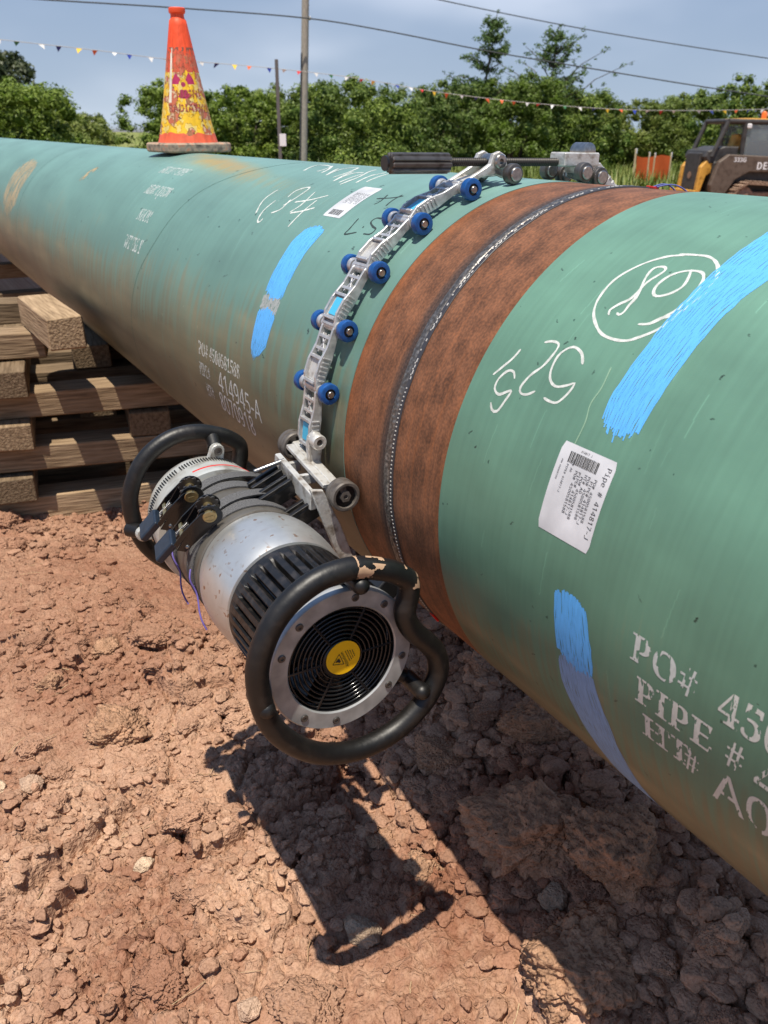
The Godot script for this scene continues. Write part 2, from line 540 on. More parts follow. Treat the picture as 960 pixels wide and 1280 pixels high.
func ground() -> void:
	n_low = noise(0.9, FastNoiseLite.TYPE_SIMPLEX_SMOOTH, 4, 5)
	n_c1 = cells(5.5, 101)
	n_c2 = cells(15.0, 102)
	n_c3 = cells(42.0, 103)
	n_v = cells(5.5, 101, true)
	n_v2 = cells(15.0, 102, true)
	n_m = noise(1.1, FastNoiseLite.TYPE_SIMPLEX_SMOOTH, 3, 9)
	n_f = noise(18.0, FastNoiseLite.TYPE_SIMPLEX_SMOOTH, 4, 13)
	var xs := []
	var zs := []
	var s := 0.5
	var far := []
	while s < 700.0:
		far.append(s)
		s *= 1.22
	for k in range(far.size() - 1, -1, -1):
		xs.append(-1.7 - far[k] + 0.5 - 0.02)
		zs.append(-4.2 - far[k] + 0.5 - 0.02)
	var p := -1.7
	while p < 0.55:
		xs.append(p)
		p += 0.0062
	p = -4.2
	while p < -0.35:
		zs.append(p)
		p += 0.0062 if p > -2.0 else 0.0095
	for k in far.size():
		xs.append(0.55 + far[k] - 0.48)
		zs.append(-0.35 + far[k] - 0.48)
	var w := xs.size()
	var h := zs.size()
	var v := PackedVector3Array()
	var c := PackedColorArray()
	v.resize(w * h)
	c.resize(w * h)
	n_t = noise(1.6, FastNoiseLite.TYPE_SIMPLEX_SMOOTH, 5, 17)
	n_s = noise(26.0, FastNoiseLite.TYPE_SIMPLEX_SMOOTH, 3, 19)
	for j in h:
		var z: float = zs[j]
		for i in w:
			var x: float = xs[i]
			var near := x > -2.2 and x < 1.1 and z > -4.7 and z < 0.2
			v[j * w + i] = Vector3(x, gh(x, z, near), z)
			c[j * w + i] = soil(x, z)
	var n := PackedVector3Array()
	n.resize(w * h)
	for j in h:
		var j0 := maxi(j - 1, 0) * w
		var j1 := mini(j + 1, h - 1) * w
		for i in w:
			var dx := v[j * w + mini(i + 1, w - 1)] - v[j * w + maxi(i - 1, 0)]
			var dz := v[j1 + i] - v[j0 + i]
			n[j * w + i] = dz.cross(dx).normalized()
	var idx := PackedInt32Array()
	idx.resize((w - 1) * (h - 1) * 6)
	var k2 := 0
	for j in h - 1:
		for i in w - 1:
			var a := j * w + i
			idx[k2] = a; idx[k2 + 1] = a + 1; idx[k2 + 2] = a + w
			idx[k2 + 3] = a + 1; idx[k2 + 4] = a + w + 1; idx[k2 + 5] = a + w
			k2 += 6
	var arr := []
	arr.resize(Mesh.ARRAY_MAX)
	arr[Mesh.ARRAY_VERTEX] = v
	arr[Mesh.ARRAY_NORMAL] = n
	arr[Mesh.ARRAY_COLOR] = c
	arr[Mesh.ARRAY_INDEX] = idx
	var mesh := ArrayMesh.new()
	mesh.add_surface_from_arrays(Mesh.PRIMITIVE_TRIANGLES, arr)
	var m := mat(Color.WHITE, 0.95, 0.0, 0.2)
	m.vertex_color_use_as_albedo = true
	tri(m, ntex(noise(0.04, FastNoiseLite.TYPE_SIMPLEX_SMOOTH, 6, 71), 512, [[0.0, Color(0.72, 0.68, 0.65)], [0.5, Color(0.93, 0.92, 0.91)], [1.0, Color(1, 1, 1)]]), Vector3(4.5, 4.5, 4.5))
	relief(m, ntex(noise(0.035, FastNoiseLite.TYPE_SIMPLEX_SMOOTH, 6, 72), 512), 0.8)
	M.dirt = m
	setting("ground", mesh, m, "structure")
	var cm := mat(Color.WHITE, 0.95, 0.0, 0.2)
	cm.vertex_color_use_as_albedo = true
	tri(cm, m.albedo_texture, Vector3(7, 7, 7))
	relief(cm, m.heightmap_texture, 0.35)
	M.clod = cm
	# loose crumbs of soil, in four shapes
	for kind in 4:
		var mm := MultiMesh.new()
		mm.transform_format = MultiMesh.TRANSFORM_3D
		mm.use_colors = true
		mm.mesh = clod(5, 0.5, 200 + kind).mesh()
		var spots := []
		for k in 6500:
			var x := rng.randf_range(-1.65, 0.5)
			var z := rng.randf_range(-4.1, -0.4)
			var dense := smoothstep(-0.45, 0.2, n_m.get_noise_2d(x, z)) * 0.85 + 0.12
			if x > -0.3 and z > -2.5:
				dense = 1.0
			if rng.randf() > dense:
				continue
			var r := 0.003 + 0.016 * pow(rng.randf(), 3.0)
			if x > -0.3 and z > -2.6 and rng.randf() < 0.5:
				r = rng.randf_range(0.008, 0.028)
			var b := Basis.from_euler(Vector3(rng.randf() * TAU, rng.randf() * TAU, rng.randf() * TAU)).scaled(Vector3(r * rng.randf_range(0.8, 1.4), r * rng.randf_range(0.45, 0.8), r * rng.randf_range(0.8, 1.3)))
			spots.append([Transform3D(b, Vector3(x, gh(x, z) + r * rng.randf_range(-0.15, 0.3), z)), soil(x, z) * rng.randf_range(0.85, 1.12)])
		mm.instance_count = spots.size()
		for k in spots.size():
			mm.set_instance_transform(k, spots[k][0])
			mm.set_instance_color(k, spots[k][1])
		var o := MultiMeshInstance3D.new()
		o.name = numbered("soil_crumbs")
		o.multimesh = mm
		o.material_override = cm
		o.set_meta("kind", "stuff")
		add_child(o, true)
	# bigger broken chunks half sunk in the crust
	for kind in 3:
		var mm := MultiMesh.new()
		mm.transform_format = MultiMesh.TRANSFORM_3D
		mm.use_colors = true
		mm.mesh = clod(8, 1.0, 260 + kind).mesh()
		var spots := []
		for k in 260:
			var x := rng.randf_range(-1.65, 0.5)
			var z := rng.randf_range(-3.9, -0.5)
			var want := 0.10 + 0.75 * smoothstep(-1.3, -2.2, z) + (0.8 if x > -0.28 and z > -2.4 else 0.0)
			if rng.randf() > want * smoothstep(-0.5, 0.2, n_m.get_noise_2d(x, z) + 0.1):
				continue
			var r := rng.randf_range(0.016, 0.034) + 0.030 * pow(rng.randf(), 3.0)
			var b := Basis.from_euler(Vector3(rng.randf_range(-0.5, 0.5), rng.randf() * TAU, rng.randf_range(-0.5, 0.5))).scaled(Vector3(r * rng.randf_range(0.9, 1.6), r * rng.randf_range(0.5, 0.85), r * rng.randf_range(0.8, 1.3)))
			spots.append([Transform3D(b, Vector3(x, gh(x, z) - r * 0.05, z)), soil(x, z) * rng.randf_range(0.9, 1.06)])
		mm.instance_count = spots.size()
		for k in spots.size():
			mm.set_instance_transform(k, spots[k][0])
			mm.set_instance_color(k, spots[k][1])
		var o := MultiMeshInstance3D.new()
		o.name = numbered("broken_soil")
		o.multimesh = mm
		o.material_override = cm
		o.set_meta("kind", "stuff")
		add_child(o, true)
	# bits of straw
	var straw := Geo.new()
	straw.tube([Vector3(-0.5, 0, 0), Vector3(-0.1, 0.04, 0.02), Vector3(0.5, 0.01, -0.04)], 0.022, 5)
	var sm := MultiMesh.new()
	sm.transform_format = MultiMesh.TRANSFORM_3D
	sm.use_colors = true
	sm.mesh = straw.mesh()
	sm.instance_count = 150
	for k in 150:
		var x := rng.randf_range(-1.5, 0.2)
		var z := rng.randf_range(-3.2, -0.5)
		var l := rng.randf_range(0.02, 0.09)
		sm.set_instance_transform(k, Transform3D(Basis.from_euler(Vector3(rng.randf_range(-0.3, 0.3), rng.randf() * TAU, rng.randf_range(-0.25, 0.25))).scaled(Vector3(l, l * 0.5, l * 0.5)), Vector3(x, gh(x, z) + 0.006, z)))
		sm.set_instance_color(k, Color(0.40, 0.25, 0.15).lerp(Color(0.62, 0.48, 0.30), rng.randf()))
	var so := MultiMeshInstance3D.new()
	so.name = "straw_litter"
	so.multimesh = sm
	so.material_override = cm
	so.set_meta("kind", "stuff")
	add_child(so)
	# clods and stones large enough to pick out
	var list := [
		[-0.80, -2.02, 0.085, 0, "largest dark cracked clod on the sunlit dirt left of the tube"],
		[-1.10, -2.78, 0.075, 0, "rounded clod at the left edge below the timber stack"],
		[-0.93, -2.30, 0.045, 0, "knobbly clod in the open dirt between timber stack and tube"],
		[-0.74, -2.42, 0.040, 0, "small clod in the dirt close below the rear ring handle"],
		[-0.09, -1.10, 0.135, 0, "biggest shaded lump of earth under the pipe below the weld"],
		[-0.20, -0.83, 0.115, 0, "grey topped lump of earth on the shadow edge at lower right"],
		[-0.02, -0.93, 0.12, 0, "broad slab-like lump of earth in shade below the blue stripe"],
		[0.10, -1.32, 0.10, 0, "lump of earth in shade right behind the front ring handle"],
		[-0.14, -1.42, 0.075, 0, "lump of earth in the shade just below the front ring handle"],
		[-0.33, -1.20, 0.050, 0, "sunlit reddish clod in the gap between the two shadows"],
		[-0.36, -1.33, 0.032, 0, "small clod at the upper end of the sunlit gap between the shadows"],
		[-0.515, -1.13, 0.035, 1, "pale grey stone lying inside the shadow of the tube"],
		[-0.79, -1.08, 0.022, 2, "pale pinkish stone on sunlit dirt left of the tube's shadow"],
		[-1.115, -1.93, 0.024, 3, "cream coloured stone, left one of two side by side"],
		[-1.045, -1.90, 0.027, 2, "pinkish stone, right one of two side by side"],
		[-0.865, -1.52, 0.020, 3, "small pale stone in the open dirt left of the tube's shadow"],
		[-0.905, -1.18, 0.019, 3, "small pale stone low in the open foreground dirt"],
		[-0.155, -0.96, 0.03, 1, "grey stone in the pipe's shadow near its edge"],
	]
	for k in list.size():
		var a: Array = list[k]
		var g := clod(14 if a[2] > 0.06 else 8, 0.8 if a[3] == 0 else 0.4, 300 + k)
		for q in g.v.size():
			g.v[q] *= a[2] * Vector3(1.15, 0.72, 1.0)
		var base: Color = [Color(0.46, 0.28, 0.18), Color(0.40, 0.30, 0.22), Color(0.58, 0.41, 0.30), Color(0.64, 0.49, 0.35)][a[3]]
		var tn := noise(9.0, FastNoiseLite.TYPE_SIMPLEX_SMOOTH, 4, 400 + k)
		for q in g.v.size():
			g.c[q] = base * (1.0 + 0.45 * tn.get_noise_3dv(g.v[q] * 3.0))
		var o := part("clod" if a[3] == 0 else "stone", g, cm, self, T(Vector3(a[0], gh(a[0], a[1], false) + (0.018 if a[3] else a[2] * 0.22), a[1]), Basis(Vector3.UP, k * 1.3)))
		o.name = numbered("dirt_clod" if a[3] == 0 else "stone")
		tag(o, a[4], "dirt clod" if a[3] == 0 else "stone", "clods of earth by the pipe" if a[3] == 0 else "loose stones on the dirt")


# a broken chunk of unit size: a ball cut by random planes, with a rough skin
func clod(div: int, rough: float, sd: int) -> Geo:
	var f := noise(0.9, FastNoiseLite.TYPE_SIMPLEX_SMOOTH, 4, sd)
	var rr := RandomNumberGenerator.new()
	rr.seed = sd
	var planes := []
	for j in (30 if div > 9 else 15):
		var pn := Vector3(rr.randfn(), rr.randfn() * 0.8, rr.randfn()).normalized()
		planes.append([pn, rr.randf_range(0.66, 0.98)])
	var k := div * (4 if div > 6 else 1)
	var at := func(d: Vector3) -> Vector3:
		d = d.normalized()
		var r := 1.12
		for q in planes:
			var c: float = d.dot(q[0])
			if c > 0.05:
				r = minf(r, q[1] / c)
		r *= 1.0 + rough * 0.30 * f.get_noise_3dv(d * 1.6)
		if div > 6:
			r *= 1.0 + rough * 0.16 * f.get_noise_3dv(d * 6.0)
		return d * r
	var g := Geo.new()
	for ax in 3:
		for s in [-1.0, 1.0]:
			var b := g.v.size()
			for j in k + 1:
				for i in k + 1:
					var d := Vector3.ZERO
					d[ax] = s
					d[(ax + 1) % 3] = tan((2.0 * i / k - 1.0) * PI / 4)
					d[(ax + 2) % 3] = tan((2.0 * j / k - 1.0) * PI / 4)
					d = d.normalized()
					var p: Vector3 = at.call(d)
					var t1 := d.cross(Vector3(0.3, 0.8, 0.5)).normalized() * (0.03 if div > 6 else 0.07)
					var t2 := d.cross(t1).normalized() * (0.03 if div > 6 else 0.07)
					var nn: Vector3 = (at.call(d + t1) - p).cross(at.call(d + t2) - p).normalized()
					g.vert(p, nn if nn.dot(d) > 0 else -nn)
			for j in k:
				for i in k:
					var q := b + j * (k + 1) + i
					g.q(q, q + 1, q + k + 2, q + k + 1)
	return g


func field() -> void:
	var g := Geo.new()
	var n := noise(0.08, FastNoiseLite.TYPE_SIMPLEX_SMOOTH, 4, 3)
	var u := Vector3(0.869, 0, 0.494)   # along the hedge
	var d := Vector3(0.494, 0, -0.869)  # away from the site
	var o := Vector3(5.0, -0.97, -26.0)
	var w := 60
	var h := 40
	for j in h + 1:
		for i in w + 1:
			var p := o + u * ((i - 20) * 2.2 * (1.0 + 0.010 * j * j)) + d * (pow(j / 40.0, 2.4) * 900.0)
			p.y += 0.03 + 0.12 * absf(n.get_noise_2d(p.x, p.z)) + 0.004 * j
			g.col = Color(0.13, 0.16, 0.045).lerp(Color(0.24, 0.25, 0.10), clampf(0.5 + n.get_noise_2d(p.x * 3, p.z * 3), 0, 1))
			g.vert(p, Vector3.UP)
	for j in h:
		for i in w:
			var a := j * (w + 1) + i
			g.q(a, a + 1, a + w + 2, a + w + 1)
	M.grass = mat(Color.WHITE, 0.9, 0.0, 0.1)
	M.grass.vertex_color_use_as_albedo = true
	setting("grass_field", g, M.grass, "structure")
	# tufts of tall grass and weeds
	var t := Geo.new()
	for k in 9:
		var a := rng.randf() * TAU
		var lean := Vector3(cos(a), 0, sin(a)) * rng.randf_range(0.05, 0.3)
		var side := Vector3(-sin(a), 0, cos(a)) * 0.018
		var b0 := Vector3(cos(a * 3), 0, sin(a * 3)) * 0.12
		var hh := rng.randf_range(0.35, 0.8)
		var nn := Vector3(cos(a), 0.8, sin(a)).normalized()
		var s := t.v.size()
		t.vert(b0 - side, nn); t.vert(b0 + side, nn)
		t.vert(b0 + lean * 0.4 + Vector3(0, hh * 0.6, 0) + side * 0.8, nn); t.vert(b0 + lean * 0.4 + Vector3(0, hh * 0.6, 0) - side * 0.8, nn)
		t.vert(b0 + lean + Vector3(0, hh, 0), nn)
		t.q(s, s + 1, s + 2, s + 3)
		t.t(s + 2, s + 3, s + 4)
	var mm := MultiMesh.new()
	mm.transform_format = MultiMesh.TRANSFORM_3D
	mm.use_colors = true
	mm.mesh = t.mesh()
	mm.instance_count = 16000
	for k in 16000:
		var p := o + u * rng.randf_range(-14, 62) + d * rng.randf_range(0.0, 11.0)
		if k % 4 == 0:
			p = o + u * rng.randf_range(-14, 62) + d * rng.randf_range(10, 45.0)
		var s := rng.randf_range(0.45, 1.05)
		mm.set_instance_transform(k, Transform3D(Basis(Vector3.UP, rng.randf() * TAU).scaled(Vector3(s * 1.3, s, s * 1.3)), p))
		mm.set_instance_color(k, Color(0.085, 0.14, 0.026).lerp(Color(0.26, 0.27, 0.085), pow(rng.randf(), 1.6)))
	var mi := MultiMeshInstance3D.new()
	mi.name = "tall_grass"
	mi.multimesh = mm
	mi.material_override = M.leaf
	mi.set_meta("kind", "stuff")
	add_child(mi)


# ---------------------------------------------------------------- pipeline
func on(theta: float, z: float, lift := 0.0) -> Vector3:
	var a := deg_to_rad(theta)
	return Vector3(cos(a) * (R + lift), sin(a) * (R + lift), z)


func sleeve(r: float, z0: float, z1: float, segs: int, cap0 := false, cap1 := false, u0 := 0.0, u1 := 1.0) -> Geo:
	var g := Geo.new()
	var zs := [z0, z1]
	for j in 2:
		for k in segs + 1:
			var th := 360.0 * k / segs
			# the texture covers 60..260 degrees once and is mirrored round the far side
			var w := fposmod(th - 60.0, 360.0) / 200.0
			if w > 1.0:
				w = (1.8 - w) / 0.8
			var a := deg_to_rad(th)
			g.vert(Vector3(cos(a) * r, sin(a) * r, zs[j]), Vector3(cos(a), sin(a), 0), Vector2(u0 if j == 0 else u1, w))
	for k in segs:
		g.q(k, k + 1, k + segs + 2, k + segs + 1)
	for e in 2:
		if [cap0, cap1][e]:
			var s := g.v.size()
			for k in segs + 1:
				var a := TAU * k / segs
				for rr in [r, r - 0.02]:
					g.vert(Vector3(cos(a) * rr, sin(a) * rr, zs[e]), Vector3(0, 0, -1 if e == 0 else 1), Vector2([u0, u1][e], 0.3))
			for k in segs:
				g.q(s + 2 * k, s + 2 * k + 1, s + 2 * k + 3, s + 2 * k + 2)
	return g


func bytes(f: FastNoiseLite, w: int, h: int, sw := 0, sh := 0) -> PackedByteArray:
	var im := f.get_image(sw if sw else w, sh if sh else h, false, false, true)
	if sw:
		im.resize(w, h, Image.INTERPOLATE_CUBIC)
	im.convert(Image.FORMAT_L8)
	return im.get_data()


# painted coat: width runs along the pipe, height from 60 to 260 degrees round it
func coat_image(w: int, h: int, base: Color, top: Color, dust0: float, dust1: float, sd: int, rag: float, stain := false) -> Image:
	var na := bytes(noise(0.006, FastNoiseLite.TYPE_SIMPLEX_SMOOTH, 5, sd), w, h)
	var nb := bytes(noise(0.11, FastNoiseLite.TYPE_SIMPLEX_SMOOTH, 4, sd + 1), w, h, w, h / 24)
	var nc := bytes(noise(0.075, FastNoiseLite.TYPE_SIMPLEX_SMOOTH, 2, sd + 2), w, h, w, h * 2 / 3)
	var nd := bytes(noise(0.01, FastNoiseLite.TYPE_SIMPLEX_SMOOTH, 5, sd + 3), w, h, w / 5, h)
	var out := PackedByteArray()
	out.resize(w * h * 3)
	var k := 0
	for y in h:
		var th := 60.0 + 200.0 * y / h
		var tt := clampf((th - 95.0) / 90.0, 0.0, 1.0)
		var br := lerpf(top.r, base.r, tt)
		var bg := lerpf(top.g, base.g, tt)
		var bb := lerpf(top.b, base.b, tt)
		for x in w:
			var a := na[k] / 255.0 - 0.5
			var b := nb[k] / 255.0 - 0.5
			var d := nd[k] / 255.0 - 0.5
			var e := smoothstep(dust0, dust1, th + (b * 1.1 + a * 0.7 + d * 0.5) * rag)
			var v := 1.0 + 0.13 * a + 0.06 * b + 0.06 * d
			var film := e * 0.86
			if b > 0.17:
				film *= 1.0 - (b - 0.17) * 1.4
			var dk := 1.0 + 0.5 * d + 0.35 * a
			var r := lerpf(br * v, 0.405 * dk, film)
			var g := lerpf(bg * v, 0.370 * dk, film)
			var bl := lerpf(bb * v, 0.285 * dk, film)
			if stain and th < 122.0:
				# ochre smear of dried mud beside the cone
				var zc := -3.30 + (th - 93.0) / 24.0 * 1.0
				var sm := (1.0 - smoothstep(0.06, 0.42, absf(-1.325 - 6.0 * x / w - zc + 0.3 * a))) * smoothstep(90.0, 95.0, th) * (1.0 - smoothstep(106.0, 121.0, th + 14.0 * b + 8.0 * a))
				sm *= clampf(0.75 + 1.6 * a + 0.8 * d, 0.0, 0.9)
				r = lerpf(r, 0.60, sm); g = lerpf(g, 0.53, sm); bl = lerpf(bl, 0.36, sm)
			var c := nc[k]
			if c > 236:
				r *= 0.55; g *= 0.6; bl *= 0.6
			elif c < 14:
				r += 0.06; g += 0.06; bl += 0.055
			out[k * 3] = clampi(int(r * 255.0), 0, 255)
			out[k * 3 + 1] = clampi(int(g * 255.0), 0, 255)
			out[k * 3 + 2] = clampi(int(bl * 255.0), 0, 255)
			k += 1
	# nicks and rub marks
	var r2 := RandomNumberGenerator.new()
	r2.seed = sd + 9
	for q in 420:
		var x := r2.randf() * w
		var y := r2.randf() * h
		var dark := q % 3 != 0
		var l := r2.randi_range(2, 7) if dark else r2.randi_range(10, 60)
		var sx := r2.randf_range(-1.0, 1.0) if dark else r2.randf_range(-0.12, 0.12)
		var fade := r2.randf_range(0.45, 0.8) if dark else r2.randf_range(1.04, 1.16)
		for j in l:
			for e in (r2.randi_range(1, 2) if dark else 1):
				var px := int(x + sx * j) + e
				var py := int(y + j * (0.8 if dark else 1.0))
				if px >= 0 and px < w and py >= 0 and py < h:
					var o := (py * w + px) * 3
					for ch in 3:
						out[o + ch] = clampi(int(out[o + ch] * fade), 0, 255)
	return Image.create_from_data(w, h, false, Image.FORMAT_RGB8, out)


func rust_image(w: int, h: int) -> Image:
	var na := bytes(noise(0.012, FastNoiseLite.TYPE_SIMPLEX_SMOOTH, 5, 501), w, h)
	var nb := bytes(noise(0.09, FastNoiseLite.TYPE_SIMPLEX_SMOOTH, 4, 502), w, h, w, h / 14)
	var nc := bytes(noise(0.11, FastNoiseLite.TYPE_SIMPLEX_SMOOTH, 3, 503), w, h)
	var nd := bytes(noise(0.05, FastNoiseLite.TYPE_SIMPLEX_SMOOTH, 4, 504), w, h, w, h / 60)
	var out := PackedByteArray()
	out.resize(w * h * 3)
	var k := 0
	for y in h:
		for x in w:
			var zz := -1.325 + 0.32 * x / w
			var a := na[k] / 255.0 - 0.5
			var b := nb[k] / 255.0 - 0.5
			var c := nc[k] / 255.0 - 0.5
			var d := nd[k] / 255.0 - 0.5
			var v := 1.0 + 0.42 * a + 0.15 * b + 0.15 * d + 0.40 * c
			var r := 0.470 * v
			var g := 0.318 * v
			var bl := 0.228 * v
			# orange bloom along the far coat edge and in flecks
			var o := clampf(1.0 - (zz + 1.325) / 0.045, 0.0, 1.0) * 0.55 + clampf((c - 0.16) * 3.0, 0.0, 0.8) * 0.6 + clampf((d - 0.12) * 1.2, 0.0, 0.3) + clampf(1.0 - (-1.005 - zz) / 0.02, 0.0, 1.0) * 0.3
			r = lerpf(r, 0.60, o * 0.7); g = lerpf(g, 0.335, o * 0.7); bl = lerpf(bl, 0.165, o * 0.7)
			# dark heat tint each side of the weld
			var hd := absf(zz + 1.172 - 0.012 * b)
			var ht := 1.0 - smoothstep(0.009, 0.032 + 0.03 * a + 0.014 * b, hd)
			r = lerpf(r, 0.25 + 0.16 * c, ht * 0.85); g = lerpf(g, 0.215 + 0.12 * c, ht * 0.85); bl = lerpf(bl, 0.205 + 0.11 * c, ht * 0.85)
			out[k * 3] = clampi(int(r * 255.0), 0, 255)
			out[k * 3 + 1] = clampi(int(g * 255.0), 0, 255)
			out[k * 3 + 2] = clampi(int(bl * 255.0), 0, 255)
			k += 1
	return Image.create_from_data(w, h, false, Image.FORMAT_RGB8, out)


# a flat brush stroke of paint laid round the pipe, with ragged ends; edges: arrays of [theta, z]
func stripe(le: Array, ri: Array, t0: float, t1: float, rag: float, sd: int, lift := 0.0004) -> Geo:
	var g := Geo.new()
	var r := RandomNumberGenerator.new()
	r.seed = sd
	var at := func(e: Array, t: float) -> float:
		for k in e.size() - 1:
			if t <= e[k + 1][0]:
				return lerpf(e[k][1], e[k + 1][1], clampf((t - e[k][0]) / maxf(e[k + 1][0] - e[k][0], 0.001), 0.0, 1.0))
		return e[-1][1]
	var cols := 30
	var wob := noise(0.35, FastNoiseLite.TYPE_SIMPLEX_SMOOTH, 3, sd)
	for k in cols:
		var f0 := float(k) / cols
		var f1 := float(k + 1) / cols
		var arch := rag * 0.9 * pow(absf(f0 * 2 - 1), 2.0)
		var a := t0 + arch + (0.45 * wob.get_noise_2d(k * 1.3, 40) + 0.25 * r.randf() + 0.3) * rag
		var b := t1 - arch - (0.7 * wob.get_noise_2d(k * 1.3, 70) + 0.35 * r.randf() + 0.4) * rag
		var n := maxi(2, int((b - a) / 1.5))
		var s := g.v.size()
		for j in n + 1:
			var t := lerpf(a, b, float(j) / n)
			var zl: float = at.call(le, t) + 0.0022 * wob.get_noise_2d(t * 3.0, 0)
			var zr: float = at.call(ri, t) + 0.0022 * wob.get_noise_2d(t * 3.0, 90)
			var nn := on(t, 0, 0).normalized()
			g.vert(on(t, lerpf(zl, zr, f0), lift), nn, Vector2(lerpf(zl, zr, f0), deg_to_rad(t) * R))
			g.vert(on(t, lerpf(zl, zr, f1), lift), nn, Vector2(lerpf(zl, zr, f1), deg_to_rad(t) * R))
		for j in n:
			g.q(s + 2 * j, s + 2 * j + 1, s + 2 * j + 3, s + 2 * j + 2)
	return g


# hand-drawn strokes on the pipe; strokes: arrays of [theta, z] that are joined by smooth curves
func strokes(list: Array, width: float, lift := 0.00035, smooth := true) -> Geo:
	var g := Geo.new()
	var jit := noise(40.0, FastNoiseLite.TYPE_SIMPLEX_SMOOTH, 2, 5)
	for st in list:
		var pts := []
		for p in st:
			pts.append(Vector2(deg_to_rad(p[0]) * R, p[1]))
		var line := []
		for k in pts.size() - 1:
			var p0: Vector2 = pts[maxi(k - 1, 0)]
			var p3: Vector2 = pts[mini(k + 2, pts.size() - 1)]
			var n := clampi(int(pts[k].distance_to(pts[k + 1]) / 0.004), 2, 24)
			for j in n:
				var t := float(j) / n
				line.append(pts[k].cubic_interpolate(pts[k + 1], p0, p3, t) if smooth else pts[k].lerp(pts[k + 1], t))
		line.append(pts[-1])
		var s := g.v.size()
		for k in line.size():
			var d: Vector2 = (line[mini(k + 1, line.size() - 1)] - line[maxi(k - 1, 0)]).normalized()
			var e := 0.5 * width * (1.0 + 0.35 * jit.get_noise_2dv(line[k]))
			if k == 0 or k == line.size() - 1:
				e *= 0.5
			var side := Vector2(-d.y, d.x) * e
			for q in [line[k] + side, line[k] - side]:
				var th := rad_to_deg(q.x / R)
				g.vert(on(th, q.y, lift), on(th, 0).normalized())
		for k in line.size() - 1:
			g.q(s + 2 * k, s + 2 * k + 1, s + 2 * k + 3, s + 2 * k + 2)
	return g


var fonts := {}


func font(f: String, weight := 400) -> Font:
	var key := f + str(weight)
	if not fonts.has(key):
		var s := SystemFont.new()
		s.font_names = PackedStringArray([f])
		s.font_weight = weight
		fonts[key] = s
	return fonts[key]


# flat lettering; put maps a local (x, y) to [place, normal]
func letters(g: Geo, text: String, height: float, f: Font, put: Callable, wide := 1.0) -> void:
	var tm := TextMesh.new()
	tm.text = text
	tm.font = f
	tm.font_size = 64
	tm.pixel_size = 1.0 / 64.0
	tm.depth = 0.0
	tm.curve_step = 2.0
	tm.horizontal_alignment = HORIZONTAL_ALIGNMENT_LEFT
	tm.vertical_alignment = VERTICAL_ALIGNMENT_BOTTOM
	if tm.get_surface_count() == 0:
		return
	var a := tm.surface_get_arrays(0)
	var vs: PackedVector3Array = a[Mesh.ARRAY_VERTEX]
	var ns: PackedVector3Array = a[Mesh.ARRAY_NORMAL]
	var ix: PackedInt32Array = a[Mesh.ARRAY_INDEX]
	var k := height / 0.72
	for t in range(0, ix.size(), 3):
		if absf(ns[ix[t]].z) < 0.5:
			continue
		var todo := [[vs[ix[t]], vs[ix[t + 1]], vs[ix[t + 2]]]]
		while todo.size():
			var q: Array = todo.pop_back()
			# long triangles are halved so that the print follows the curve
			var e := 0
			for j in 3:
				if q[j].distance_squared_to(q[(j + 1) % 3]) > q[e].distance_squared_to(q[(e + 1) % 3]):
					e = j
			if q[e].distance_to(q[(e + 1) % 3]) * k > 0.011:
				var mid: Vector3 = (q[e] + q[(e + 1) % 3]) * 0.5
				todo.append([q[e], mid, q[(e + 2) % 3]])
				todo.append([mid, q[(e + 1) % 3], q[(e + 2) % 3]])
				continue
			var s := g.v.size()
			for p in q:
				var w: Array = put.call(p.x * k * wide, (p.y - 0.2) * k)
				g.vert(w[0], w[1])
			g.t(s, s + 1, s + 2)


func along(theta: float, z: float, lift := 0.0003, slope := 0.0) -> Callable:   # reads along the pipe, upright
	return func(x: float, y: float) -> Array:
		var th := theta - rad_to_deg(y / R) + rad_to_deg(slope * x / R)
		return [on(th, z + x, lift), on(th, 0).normalized()]


func downward(theta: float, z: float, lift := 0.0008) -> Callable:   # reads down the side of the pipe
	return func(x: float, y: float) -> Array:
		var th := theta + rad_to_deg(x / R)
		return [on(th, z + y, lift), on(th, 0).normalized()]


func patch(t0: float, t1: float, z0: float, z1: float, lift: float, skew := 0.0) -> Geo:
	var g := Geo.new()
	var n := 12
	for k in n + 1:
		var t := lerpf(t0, t1, float(k) / n)
		var inset := 0.003 if k == 0 or k == n else 0.0
		g.vert(on(t, z0 + inset + skew * k / n, lift), on(t, 0).normalized())
		g.vert(on(t, z1 - inset + skew * k / n, lift), on(t, 0).normalized())
	for k in n:
		g.q(2 * k, 2 * k + 1, 2 * k + 3, 2 * k + 2)
	return g


